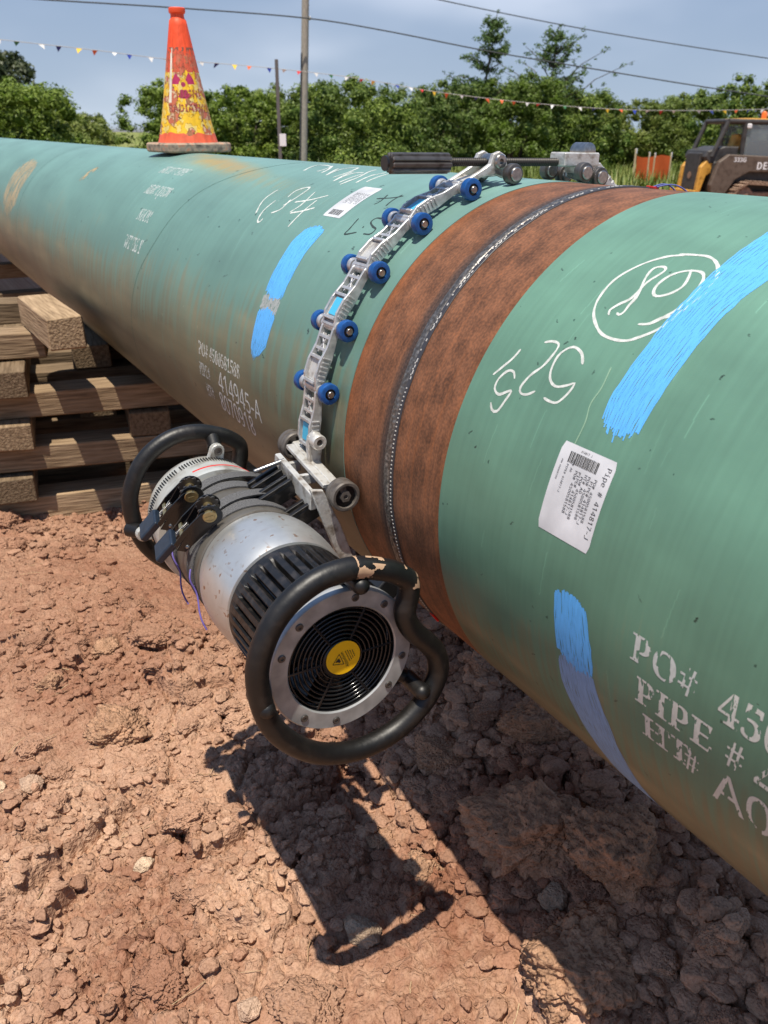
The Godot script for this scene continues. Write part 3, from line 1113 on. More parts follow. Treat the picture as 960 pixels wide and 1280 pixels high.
func pipeline() -> void:
	var p := thing("pipeline", "large green coated steel pipeline with a rusty bare weld joint, resting on timber cribbing", "pipeline")
	var near_m := mat(Color.WHITE, 0.44, 0.0, 0.42)
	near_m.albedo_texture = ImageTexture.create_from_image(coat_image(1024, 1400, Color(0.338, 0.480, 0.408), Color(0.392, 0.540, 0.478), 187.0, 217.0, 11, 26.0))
	near_m.texture_repeat = true
	relief(near_m, ntex(noise(0.02, FastNoiseLite.TYPE_SIMPLEX_SMOOTH, 4, 15), 512), 0.02)
	var far_m := mat(Color.WHITE, 0.46, 0.0, 0.5)
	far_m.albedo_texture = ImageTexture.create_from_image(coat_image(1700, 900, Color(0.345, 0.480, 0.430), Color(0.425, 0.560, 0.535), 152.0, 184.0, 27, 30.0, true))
	var steel_m := mat(Color.WHITE, 0.62, 0.25, 0.4)
	steel_m.albedo_texture = ImageTexture.create_from_image(rust_image(448, 2000))
	relief(steel_m, ntex(noise(0.06, FastNoiseLite.TYPE_SIMPLEX_SMOOTH, 4, 16), 512), 0.02)
	var c1 := part("near_coating", sleeve(R, -1.005, 0.395, 256, true, false), near_m, p)
	c1.set_meta("label", "clean green coating of the near pipe")
	var rest := near_m.duplicate()
	part("near_coating_end", sleeve(R, 0.396, 3.5, 128, true, true, 1.0, 3.2), rest, p)
	var c2 := part("far_coating", sleeve(R, -7.325, -1.325, 256, false, true, 1.0, 0.0), far_m, p)
	c2.set_meta("label", "dusty green coating of the far pipe")
	part("far_coating_end", sleeve(R, -40.0, -7.326, 128, true, false, 6.4, 1.0), far_m, p)
	var band := part("bare_steel_band", sleeve(R - 0.0012, -1.327, -1.003, 256), steel_m, p)
	band.set_meta("label", "rusty brown uncoated band round the weld")
	# weld bead: rippled cap
	var g := Geo.new()
	var f := noise(60.0, FastNoiseLite.TYPE_SIMPLEX_SMOOTH, 3, 600)
	var f2 := noise(7.0, FastNoiseLite.TYPE_SIMPLEX_SMOOTH, 3, 601)
	var segs := 1100
	var cols := 10
	for k in segs + 1:
		var th := 360.0 * k / segs
		var s := th * PI / 180.0 * R
		var off := 0.0025 * f2.get_noise_1d(s)
		for j in cols + 1:
			var x := float(j) / cols * 2.0 - 1.0
			var rip := 0.5 + 0.5 * sin(s * 900.0 + 2.2 * x * x + 3.0 * f2.get_noise_1d(s * 3.0))
			var hh := 0.0030 * sqrt(maxf(0.0, 1.0 - x * x)) * (0.75 + 0.3 * rip) + 0.0008 * f.get_noise_2d(s, x * 0.02) - 0.0016
			g.vert(on(th, WELD_Z + off + x * 0.0092, hh), on(th, 0).normalized(), Vector2(x, s))
	for k in segs:
		for j in cols:
			var a := k * (cols + 1) + j
			g.q(a, a + 1, a + cols + 2, a + cols + 1)
	renormal(g, cols + 1)
	var wm := tri(mat(lin(0.40, 0.39, 0.38), 0.40, 0.7), ntex(noise(0.05, FastNoiseLite.TYPE_SIMPLEX_SMOOTH, 4, 602), 256, [[0.0, Color(0.45, 0.44, 0.43)], [0.45, Color(0.60, 0.58, 0.56)], [0.7, Color(0.82, 0.80, 0.78)], [1.0, Color(1, 1, 1)]]), Vector3(9, 9, 9))
	part("weld_bead", g, wm, p).set_meta("label", "rippled grey girth weld")
	# blue paint strokes
	var b1 := part("paint_stripe", stripe([[90, -0.745], [111, -0.737], [138, -0.740], [148, -0.746], [154, -0.735]], [[90, -0.655], [122, -0.661], [130, -0.673], [154, -0.680]], 84.0, 154.4, 2.2, 61), M.blue_paint, p)
	b1.set_meta("label", "longest bright blue paint stripe above the white label")
	var b2 := part("paint_stripe", stripe([[178, -0.733], [184, -0.728], [190, -0.723], [198, -0.721], [212, -0.686]], [[178, -0.676], [187, -0.657], [193, -0.652], [200, -0.634], [212, -0.618]], 178.2, 193.0, 1.6, 62), M.blue_paint, p)
	b2.set_meta("label", "clean upper end of the lower blue paint stripe")
	part("paint_stripe", stripe([[178, -0.733], [184, -0.728], [190, -0.723], [198, -0.721], [212, -0.686], [226, -0.66]], [[178, -0.676], [187, -0.657], [193, -0.652], [200, -0.634], [212, -0.618], [226, -0.60]], 189.0, 226.0, 2.5, 63, 0.00025), M.blue_dusty, p).set_meta("label", "dust-covered grey blue tail of the lower paint stripe")
	part("paint_stripe", stripe([[129, -1.787], [136, -1.812], [153, -1.802], [168, -1.794], [171, -1.785]], [[129, -1.712], [139, -1.717], [155, -1.706], [166, -1.714], [171, -1.760]], 129.4, 154.4, 1.8, 64), M.blue_paint, p).set_meta("label", "upper half of the blue stripe left of the roller chain")
	part("paint_stripe", stripe([[129, -1.787], [136, -1.812], [153, -1.802], [168, -1.794], [171, -1.785]], [[129, -1.712], [139, -1.717], [155, -1.706], [166, -1.714], [171, -1.760]], 155.6, 171.5, 1.8, 65), M.blue_paint, p).set_meta("label", "lower half of the blue stripe left of the roller chain")
	part("paint_scrape", stripe([[150, -1.80], [160, -1.80]], [[150, -1.71], [160, -1.708]], 151.5, 159.0, 1.5, 66, 0.00025), M.scrape, p).set_meta("label", "grey scraped patch across the far blue stripe")
	part("tan_stripe", stripe([[120, -5.72], [158, -5.72]], [[120, -5.2], [158, -5.26]], 122.0, 172.0, 9.0, 67), M.tan_paint, p).set_meta("label", "worn tan paint stripe at the far left of the pipe")
	part("tan_spot", stripe([[120, -4.05], [135, -4.12]], [[120, -3.98], [135, -4.05]], 121.0, 135.0, 3.0, 69), M.tan_smear, p).set_meta("label", "small tan scuff left of the traffic cone")
	# thin lines where wraps of the coat meet
	part("coating_seam", strokes([[[95, -2.40], [106, -2.465], [126, -2.613], [150, -2.68], [167, -2.764], [191, -2.85], [215, -2.93]]], 0.0035), M.seam, p)
	part("coating_seam", strokes([[[95, -5.02], [126, -5.08], [150, -5.12], [191, -5.2], [215, -5.25]]], 0.005), M.seam, p)
	# chalked and painted hand writing (theta, z)
	part("chalk_number", strokes(CHALK_68, 0.0042), M.chalk, p).set_meta("label", "circled white 68 written upside down")
	part("chalk_number", strokes(CHALK_525, 0.0038), M.chalk, p).set_meta("label", "white 525 written upside down")
	part("chalk_mark", strokes(CHALK_81, 0.0052), M.chalk, p).set_meta("label", "white number mark beside the small label")
	part("chalk_scribble", strokes(CHALK_SCRIBBLE, 0.0065), M.chalk, p).set_meta("label", "white handwriting near the top of the far pipe")
	for e in [[0, 3, "black marker figures beside the roller chain"], [3, 6, "black marker cross strokes right of the small label"], [6, 7, "short black marker tick above the roller chain"], [7, 8, "black marker hook nearest the roller chain"]]:
		part("marker_note", strokes(MARKER_NOTE.slice(e[0], e[1]), 0.0040), M.marker, p).set_meta("label", e[2])
	part("chalk_streak", strokes([[[143.5, -0.770], [147, -0.766], [150, -0.769], [153, -0.763], [157, -0.764]]], 0.0018), mat(lin(0.22, 0.36, 0.25), 0.7), p)
	# stencilled lettering
	var serif := font("Droid Serif", 700)
	var sans := font("Droid Sans", 400)
	var st := Geo.new()
	letters(st, "PO# 4500581588", 0.034, serif, along(179.3, -2.145), 0.80)
	part("stencil_text", st, M.stencil, p).set_meta("label", "stencilled order number on the far pipe")
	st = Geo.new()
	letters(st, "PIPE#", 0.034, serif, along(186.2, -2.15), 0.62)
	part("stencil_text", st, M.stencil_worn, p)
	st = Geo.new()
	letters(st, "414945-A", 0.050, sans, along(187.2, -2.005, 0.0003, 0.04), 0.93)
	part("stencil_text", st, M.chalk, p).set_meta("label", "pipe number on the far pipe")
	st = Geo.new()
	letters(st, "HT#", 0.034, serif, along(192.6, -2.12), 0.62)
	part("stencil_text", st, M.stencil_worn, p)
	st = Geo.new()
	letters(st, "8070918", 0.050, sans, along(194.2, -2.02, 0.0003, 0.04), 0.85)
	part("stencil_text", st, M.chalk, p).set_meta("label", "heat number on the far pipe")
	st = Geo.new()
	letters(st, "PO#", 0.036, serif, along(183.2, -0.595), 1.0)
	part("stencil_text", st, M.stencil_worn, p).set_meta("label", "worn start of the order number on the near pipe")
	st = Geo.new()
	letters(st, "4500581588", 0.040, serif, along(183.4, -0.468), 0.9)
	part("stencil_text", st, M.stencil, p).set_meta("label", "order number at the right edge")
	st = Geo.new()
	letters(st, "PIPE", 0.036, serif, along(189.8, -0.583), 1.0)
	part("stencil_text", st, M.stencil, p)
	st = Geo.new()
	letters(st, "#", 0.036, serif, along(189.6, -0.452), 0.9)
	part("stencil_text", st, M.stencil, p)
	st = Geo.new()
	letters(st, "414817-J", 0.055, sans, along(190.8, -0.415), 0.9)
	part("stencil_text", st, M.stencil, p).set_meta("label", "pipe number on the near pipe")
	st = Geo.new()
	letters(st, "HT", 0.034, serif, along(195.6, -0.572), 1.1)
	part("stencil_text", st, M.stencil, p)
	st = Geo.new()
	letters(st, "#", 0.034, serif, along(196.0, -0.507), 0.9)
	part("stencil_text", st, M.stencil, p)
	st = Geo.new()
	letters(st, "A0", 0.050, sans, along(197.8, -0.466), 1.0)
	part("stencil_text", st, M.stencil, p).set_meta("label", "heat number on the near pipe")
	var rows := [[119.5, -3.20, "BH 1177 PIPE", 0.042], [132.5, -3.10, "MMC CQT08", 0.042], [144.8, -2.98, "NUC01", 0.042], [157.3, -2.99, "WT 752 Y", 0.044]]
	for a in rows:
		st = Geo.new()
		letters(st, a[2], a[3], serif, along(a[0], a[1]), 0.72)
		part("stencil_text", st, M.stencil_worn, p).set_meta("label", "faint worn stencil row below the traffic cone")
	# printed paper labels
	var lab := part("printed_label", patch(156.6, 171.3, -0.782, -0.686, 0.0005, 0.0), M.paper, p)
	lab.set_meta("label", "white printed label with bar code on the near pipe")
	var mono := font("Droid Sans Mono")
	var pr := Geo.new()
	letters(pr, "Pipe # 414817-J", 0.0075, mono, downward(157.8, -0.699), 0.98)
	letters(pr, "414817 J", 0.0030, mono, along(157.45, -0.748, 0.0008), 1.0)
	var lines := ["PO# 4500581588", "PIPE# 414817-J", "PO# 4500581588", "HT# A0", "PO# 4500581588", "PIPE# 414817-J", "PO# 4500581588"]
	for k in lines.size():
		letters(pr, lines[k], 0.0046, mono, downward(160.2 + (0.5 if k % 3 == 1 else 0.0), -0.711 - 0.0058 * k), 1.05)
	letters(pr, "HT# A0", 0.0036, mono, downward(158.8, -0.755), 0.9)
	letters(pr, "PIPE# 414817-J", 0.0036, mono, downward(159.8, -0.7635), 0.9)
	letters(pr, "PO# 4500581588", 0.0026, mono, downward(159.4, -0.7745), 0.9)
	var zz := -0.764
	while zz < -0.712:
		var w := rng.randf_range(0.0005, 0.0020)
		bar(pr, 157.75, 159.55, zz, zz + w)
		zz += w + rng.randf_range(0.0005, 0.0014)
	part("print", pr, M.ink, lab)
	var lab2 := part("printed_label", patch(111.4, 126.3, -1.786, -1.702, 0.0005, 0.0), M.paper, p)
	lab2.set_meta("label", "small white label left of the roller chain")
	pr = Geo.new()
	for k in 8:
		letters(pr, ["PO# 4500581588", "PIPE# 414945-A", "HT# 8070918"][k % 3], 0.0045, mono, downward(115.0, -1.714 - 0.0078 * k), 0.8)
	zz = -1.77
	while zz < -1.72:
		bar(pr, 123.3, 125.4, zz, zz + 0.0016)
		zz += rng.randf_range(0.0024, 0.0042)
	part("print", pr, M.ink, lab2)


func bar(g: Geo, t0: float, t1: float, z0: float, z1: float) -> void:
	var s := g.v.size()
	for a in [[t0, z0], [t1, z0], [t1, z1], [t0, z1]]:
		g.vert(on(a[0], a[1], 0.0008), on(a[0], 0).normalized())
	g.q(s, s + 1, s + 2, s + 3)


func renormal(g: Geo, w: int) -> void:
	var h := g.v.size() / w
	for j in h:
		for i in w:
			var dx := g.v[j * w + mini(i + 1, w - 1)] - g.v[j * w + maxi(i - 1, 0)]
			var dy := g.v[mini(j + 1, h - 1) * w + i] - g.v[maxi(j - 1, 0) * w + i]
			var nn := dx.cross(dy).normalized()
			g.n[j * w + i] = nn if nn.dot(g.n[j * w + i]) > 0 else -nn
const CHALK_68 := [[[120.1,-0.803],[121.2,-0.8274],[124.0,-0.8515],[128.0,-0.8679],[132.1,-0.8676],[135.3,-0.8567],[137.7,-0.8343],[138.9,-0.8114],[138.9,-0.7803],[137.7,-0.7609],[135.2,-0.7404],[131.4,-0.7302],[127.4,-0.7223],[124.2,-0.7267],[122.1,-0.7372],[120.5,-0.752],[119.6,-0.7701],[119.7,-0.7899],[120.1,-0.8131]],[[135.5,-0.7753],[134.5,-0.7553],[130.5,-0.7357],[126.7,-0.7365],[124.3,-0.7444],[123.3,-0.757],[123.7,-0.7776],[125.3,-0.7925],[127.7,-0.7968],[129.3,-0.7915],[129.8,-0.782],[128.8,-0.7676],[127.0,-0.7596],[124.9,-0.7641],[123.2,-0.7718]],[[135.2,-0.7612],[133.6,-0.7508],[132.8,-0.7384]],[[135.2,-0.8289],[134.3,-0.8338],[132.8,-0.8273],[131.1,-0.8165],[127.4,-0.8151],[125.3,-0.8084],[124.1,-0.8075],[123.6,-0.8151],[124.3,-0.8264],[126.5,-0.8244],[130.3,-0.8114],[132.7,-0.811],[134.0,-0.8102],[134.7,-0.8142],[134.4,-0.8199]]]
const CHALK_525 := [[[144.5,-0.8163],[142.8,-0.8289],[142.2,-0.8494],[143.9,-0.8636],[146.3,-0.8641],[148.4,-0.8563],[149.3,-0.8394],[148.4,-0.8199],[147.8,-0.8112],[149.6,-0.813],[151.6,-0.8231],[151.9,-0.8372],[151.7,-0.8502]],[[142.9,-0.9031],[142.3,-0.8903],[142.5,-0.8759],[144.2,-0.8744],[146.8,-0.8805],[149.0,-0.8937],[151.4,-0.9007],[152.4,-0.895],[152.2,-0.882],[151.2,-0.8706]],[[150.5,-0.9199],[149.5,-0.9273],[149.6,-0.9398],[151.5,-0.9505],[153.3,-0.9491],[154.0,-0.9359],[152.9,-0.9202],[152.7,-0.9142],[154.6,-0.918],[156.8,-0.925],[156.9,-0.9368],[155.8,-0.9448]],[[145.3,-0.9385],[147.6,-0.9451],[151.2,-0.9659]]]
const CHALK_81 := [[[123.2,-1.9758],[121.1,-1.9164],[118.1,-1.8686]],[[127.7,-1.9387],[126.2,-1.895],[124.1,-1.8552]],[[120.9,-1.8872],[126.7,-1.8879],[132.6,-1.8858]],[[117.4,-1.9477],[123.6,-1.9312],[127.5,-1.9444]],[[121.7,-2.0402],[118.5,-2.0466],[116.1,-2.0288],[115.6,-2.0062],[117.8,-1.9969],[121.7,-1.9988],[125.4,-2.013]],[[129.1,-2.0334],[126.9,-2.0047],[122.5,-2.0107]],[[118.9,-2.1439],[124.4,-2.1482],[130.3,-2.1127]],[[123.9,-2.0801],[128.6,-2.0854],[132.6,-2.0676],[133.2,-2.0492],[131.7,-2.0475]]]
const CHALK_SCRIBBLE := [[[104.9,-2.2121],[98.2,-2.2541],[96.0,-2.2324],[97.9,-2.1608],[102.3,-2.1388],[104.3,-2.1438]],[[96.3,-2.1796],[101.1,-2.1239],[105.1,-2.1007]],[[99.4,-2.0967],[106.6,-2.0505]],[[106.6,-2.0505],[98.8,-2.0742],[95.9,-2.0428],[102.2,-1.9968],[107.8,-1.9938]],[[101.2,-1.9876],[110.3,-1.9563]],[[110.3,-1.9563],[102.9,-1.9622],[101.4,-1.9308]],[[102.6,-1.9188],[107.5,-1.919],[110.8,-1.9205]],[[107.5,-1.8946],[111.9,-1.8987]],[[111.9,-1.8987],[105.9,-1.8946],[99.6,-1.9278],[96.6,-1.9371]],[[102.2,-1.8686],[109.6,-1.8504]],[[109.6,-1.8504],[104.1,-1.8639],[99.3,-1.8536]],[[100.0,-1.8279],[104.5,-1.8253],[108.4,-1.8177]]]
const MARKER_NOTE := [[[125.1,-1.6328],[128.9,-1.6259],[130.9,-1.624],[129.6,-1.5881]],[[127.3,-1.5845],[127.9,-1.5819]],[[123.8,-1.5496],[123.9,-1.572],[125.5,-1.5759],[126.8,-1.5537],[127.5,-1.5335],[129.3,-1.5354],[129.6,-1.5599]],[[114.1,-1.6472],[117.5,-1.636],[119.0,-1.6432]],[[113.2,-1.5986],[116.3,-1.6002],[119.0,-1.5942]],[[116.5,-1.6637],[115.2,-1.6149],[113.7,-1.5884]],[[116.0,-1.5506],[114.2,-1.5378]],[[116.8,-1.5151],[114.7,-1.5078],[117.3,-1.5008]]]



# ---------------------------------------------------------------- timber cribbing
func timber(label: String, at: Vector3, yaw: float, size: Vector3, tone: int, group := "timbers stacked under the pipe") -> void:
	var g := Geo.new()
	g.box(Transform3D.IDENTITY, size, 0.007)
	var f := noise(2.2, FastNoiseLite.TYPE_SIMPLEX_SMOOTH, 3, 700 + int(absf(at.x * 91 + at.y * 57 + at.z * 33)))
	for k in g.v.size():
		var p := g.v[k]
		g.v[k] += Vector3(f.get_noise_3dv(p * 2.0 + Vector3(9, 0, 0)) * 0.02, f.get_noise_3dv(p * 2.0) * 0.008, f.get_noise_3dv(p * 2.0 + Vector3(0, 5, 0)) * 0.008)
	var o := part("timber", g, M["wood%d" % tone], self, T(at, Basis(Vector3.UP, yaw) * Basis(Vector3.FORWARD, rng.randf_range(-0.012, 0.012))))
	o.name = numbered("timber")
	tag(o, label, "timber", group)


func cribbing() -> void:
	var yaw := -atan2(0.10, 0.58)
	var run := Basis(Vector3.UP, yaw)
	var y := func(k: int) -> float: return -1.0 + 0.112 * k + 0.053
	var front := Vector3(-0.6, 0, -3.62)
	var place := func(along_x: float, back: float, k: int) -> Vector3:
		return front + run * Vector3(along_x, 0, -back) + Vector3(0, y.call(k), 0)
	var names := ["lowest long timber of the stack, lying on the dirt", "second long timber from the bottom, running under the pipe", "third long timber from the bottom, its right end under the pipe"]
	for k in 3:
		timber(names[k], place.call([0.35, 0.45, 0.30][k], 0.075 + [0.0, -0.015, 0.012][k], k * 2), yaw, Vector3([2.3, 2.2, 2.3][k], 0.108, 0.15), [2, 0, 0][k])
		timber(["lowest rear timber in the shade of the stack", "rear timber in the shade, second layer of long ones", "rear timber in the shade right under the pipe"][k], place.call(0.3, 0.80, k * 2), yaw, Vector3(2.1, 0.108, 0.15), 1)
	var ends := ["lowest timber end facing out at the left of the stack", "middle timber end facing out at the left of the stack", "upper timber end facing out, just below the short long-side timber"]
	for k in 3:
		timber(ends[k], place.call(-0.19 + [-0.04, -0.015, 0.0][k], 0.42, k * 2 + 1), yaw + PI / 2, Vector3(0.98, 0.109, [0.20, 0.19, 0.18][k]), [1, 0, 1][k])
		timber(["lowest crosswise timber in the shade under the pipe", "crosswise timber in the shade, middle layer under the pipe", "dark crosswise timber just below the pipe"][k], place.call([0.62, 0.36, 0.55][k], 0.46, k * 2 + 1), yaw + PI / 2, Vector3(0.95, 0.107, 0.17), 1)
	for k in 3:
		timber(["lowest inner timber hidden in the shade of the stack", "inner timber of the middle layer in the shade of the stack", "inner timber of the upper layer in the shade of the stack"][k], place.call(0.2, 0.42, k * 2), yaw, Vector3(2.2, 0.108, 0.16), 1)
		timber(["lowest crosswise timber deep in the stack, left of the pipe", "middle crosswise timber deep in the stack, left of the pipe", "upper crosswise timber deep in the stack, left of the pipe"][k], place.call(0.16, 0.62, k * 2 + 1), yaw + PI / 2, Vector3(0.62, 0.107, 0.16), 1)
	timber("short long-side timber near the top left of the stack", place.call(-0.62, 0.16, 6), yaw, Vector3(1.2, 0.108, 0.15), 0)
	timber("reddish loose timber on top of the stack, end towards the viewer", Vector3(-0.585, y.call(7) + 0.003, -3.61), 0.03 + PI / 2, Vector3(0.56, 0.116, 0.135), 2)
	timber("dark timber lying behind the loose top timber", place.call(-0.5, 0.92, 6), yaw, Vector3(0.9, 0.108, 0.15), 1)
	# a second stack farther along the pipe
	for k in 5:
		var b := Vector3(-0.3, y.call(k), -7.6)
		if k % 2 == 0:
			timber(["bottom timber of the far stack under the pipe", "middle timber of the far stack under the pipe", "top timber of the far stack under the pipe"][k / 2], b, 0.05, Vector3(2.0, 0.108, 0.15), 1, "timbers of the far stack")
		else:
			timber(["lower timber end of the far stack", "upper timber end of the far stack"][k / 2], b + Vector3(-0.35, 0, -0.3), 0.02 + PI / 2, Vector3(0.9, 0.108, 0.18), 0, "timbers of the far stack")


# ---------------------------------------------------------------- chain band with rollers
func ring_at(theta: float, z: float) -> Transform3D:   # x round the pipe, y outward, z back along the pipe
	var a := deg_to_rad(theta)
	return Transform3D(Basis(Vector3(-sin(a), cos(a), 0), Vector3(cos(a), sin(a), 0), Vector3(0, 0, -1)), Vector3(cos(a) * R, sin(a) * R, z))


func rim(r: float, w: float, bore: float) -> Geo:
	var g := Geo.new()
	var b := r * 0.16
	g.lathe([Vector2(bore, -w / 2), Vector2(r - b, -w / 2), Vector2(r - b * 0.3, -w / 2 + b * 0.3), Vector2(r, -w / 2 + b), Vector2(r, w / 2 - b), Vector2(r - b * 0.3, w / 2 - b * 0.3), Vector2(r - b, w / 2), Vector2(bore, w / 2), Vector2(bore, -w / 2)], 28)
	return g


func chain_band() -> void:
	var zc := -1.418
	var band := thing("roller_chain_band", "cast aluminium chain of links with blue rollers clamped round the pipe", "scanner band")
	var step := 14.1
	# one link and one wheel pair are built; the rest are copies
	var first: Node3D = null
	var wheels: Node3D = null
	var tris := [182.1, 168.0, 153.9, 139.8, 125.7, 111.6]
	var far := [62.0, 47.9, 33.8, 19.7]
	var mids := []
	for k in 5:
		mids.append([tris[k] - step / 2, k])
	for k in 4:
		mids.append([far[k] - step / 2 + step, k + 7])
	for m in mids:
		var link: Node3D
		if first == null:
			link = make_link(true)
			first = link
		else:
			link = first.duplicate()
			link.name = "chain_link_%03d" % band.get_child_count()
			if m[1] % 2 == 1:
				var st := link.get_node("sticker")
				link.remove_child(st)
				st.free()
		if link == first:
			link.name = "chain_link"
		band.add_child(link, true)
		link.transform = ring_at(m[0], zc)
	for th in [168.0, 153.9, 139.8, 125.7, 111.6, 47.9, 33.8]:
		for s in [-1, 1]:
			var w: Node3D
			if wheels == null:
				wheels = Node3D.new()
				w = wheels
				w.name = "roller_wheel"
				part("rim", rim(0.0195, 0.017, 0.0105), M.blue_rim, w)
				var g := Geo.new()
				g.lathe([Vector2(0.0, -0.007), Vector2(0.0108, -0.007), Vector2(0.0108, 0.0052), Vector2(0.0068, 0.0052)], 20)
				part("bearing", g, M.black, w)
				g = Geo.new()
				g.lathe([Vector2(0, -0.02), Vector2(0.0065, -0.02), Vector2(0.0065, 0.0105), Vector2(0.0055, 0.0118), Vector2(0, 0.0118)], 18)
				part("axle_end", g, M.steel, w)
				g = Geo.new()
				g.lathe([Vector2(0.006, -0.018), Vector2(0.0125, -0.018), Vector2(0.0145, -0.009), Vector2(0.0145, -0.0075), Vector2(0.006, -0.0075)], 22)
				part("collar", g, M.aluminium, w)
			else:
				w = wheels.duplicate()
				w.name = "roller_wheel_%03d" % band.get_child_count()
			band.add_child(w, true)
			var tf := ring_at(th, zc - s * 0.053)
			w.transform = tf * Transform3D(Basis(Vector3(1, 0, 0), Vector3(0, s, 0), Vector3(0, 0, s)) if s > 0 else Basis(Vector3(1, 0, 0), Vector3(0, -1, 0), Vector3(0, 0, -1)), Vector3(0, 0.0197, 0))
			if s > 0:
				w.transform = tf * T(Vector3(0, 0.0197, 0))
	# tensioning screw across the top
	var rod_y := 0.4895
	var g := Geo.new()
	var star := PackedVector2Array()
	for k in 72:
		var a := TAU * k / 72
		var rr := 0.0182 - 0.0036 * pow(maxf(0.0, cos(a * 9.0)), 2.0)
		star.append(Vector2(cos(a), sin(a)) * rr)
	var alongx := Basis(Vector3(0, 1, 0), Vector3(0, 0, 1), Vector3(1, 0, 0))
	g.prism(star, 0.124, T(Vector3(-0.255, rod_y - 0.004, zc), alongx), 0.002)
	part("tension_grip", g, M.dark_steel, band).set_meta("label", "dark fluted grip of the tension screw")
	g = Geo.new()
	g.lathe([Vector2(0, -0.0675), Vector2(0.013, -0.0675), Vector2(0.013, -0.072), Vector2(0, -0.072)], 16, T(Vector3(-0.255, rod_y - 0.004, zc), alongx))
	part("grip_plug", g, M.black, band)
	g = Geo.new()
	var pr := []
	for k in 130:
		pr.append(Vector2(0.0078 if k % 2 == 0 else 0.0062, -0.195 + 0.29 * k / 129.0))
	g.lathe(pr, 14, T(Vector3(0, rod_y - 0.002, zc), alongx))
	part("threaded_rod", g, tri(mat(lin(0.05, 0.045, 0.04), 0.5, 0.4), M.steel.albedo_texture, Vector3(9, 9, 9)), band)
	# left yoke
	g = Geo.new()
	for s in [-1, 1]:
		g.prism(PackedVector2Array([Vector2(-0.118, 0.485), Vector2(-0.112, 0.502), Vector2(-0.098, 0.507), Vector2(-0.084, 0.500), Vector2(-0.078, 0.482), Vector2(-0.062, 0.472), Vector2(-0.06, 0.462), Vector2(-0.085, 0.460), Vector2(-0.105, 0.467), Vector2(-0.135, 0.462), Vector2(-0.165, 0.452), Vector2(-0.165, 0.440), Vector2(-0.175, 0.442), Vector2(-0.173, 0.456), Vector2(-0.135, 0.475)]), 0.010, T(Vector3(0, 0, zc + s * 0.024)), 0.0015)
	g.box(T(Vector3(-0.15, 0.457, zc), Basis(Vector3(0, 0, 1), 0.30)), Vector3(0.03, 0.008, 0.044), 0.002)
	part("left_yoke", g, M.cast, band)
	g = Geo.new()
	g.lathe([Vector2(0, -0.036), Vector2(0.013, -0.036), Vector2(0.013, 0.034), Vector2(0.011, 0.036), Vector2(0.005, 0.036), Vector2(0.005, 0.030), Vector2(0, 0.030)], 20, T(Vector3(-0.098, rod_y, zc)))
	part("pivot_pin", g, M.steel, band)
	for e in [[-0.083, 0.4685, 0.0], [0.088, 0.4705, 0.0], [0.128, 0.462, 0.0]]:
		for s in [-1, 1]:
			var wh := Node3D.new()
			wh.name = "bearing_wheel_%03d" % band.get_child_count()
			band.add_child(wh, true)
			wh.position = Vector3(e[0], e[1], zc + s * 0.052)
			part("rim", rim(0.0185, 0.018, 0.010), M.dark_steel, wh)
			g = Geo.new()
			g.lathe([Vector2(0, -0.012), Vector2(0.0125, -0.012), Vector2(0.0125, 0.012), Vector2(0.011, 0.0135), Vector2(0, 0.0135)], 18)
			part("hub", g, M.steel, wh)
	# right yoke: block with a pin disc, and an axle block between its wheels
	g = Geo.new()
	g.box(T(Vector3(0.108, 0.4925, zc)), Vector3(0.09, 0.026, 0.048), 0.003)
	g.prism(PackedVector2Array([Vector2(0.10, 0.49), Vector2(0.16, 0.487), Vector2(0.215, 0.44), Vector2(0.235, 0.41), Vector2(0.222, 0.402), Vector2(0.19, 0.43), Vector2(0.14, 0.462), Vector2(0.10, 0.468)]), 0.040, T(Vector3(0, 0, zc)), 0.002)
	part("right_yoke", g, M.cast, band)
	g = Geo.new()
	g.lathe([Vector2(0, -0.02), Vector2(0.017, -0.02), Vector2(0.017, 0.018), Vector2(0.014, 0.020), Vector2(0, 0.020)], 22, T(Vector3(0.128, 0.507, zc)))
	part("pin_disc", g, M.steel, band)
	g = Geo.new()
	for k in 6:
		g.box(T(Vector3(0.165 + 0.010 * k, 0.474 - 0.0085 * k, zc + 0.021), Basis(Vector3(0, 0, 1), -0.7)), Vector3(0.003, 0.012, 0.002), 0.0005)
	var ribs := part("yoke_rib", g, M.aluminium, band)
	ribs.set_meta("kind", "stuff")
	carriage(band)


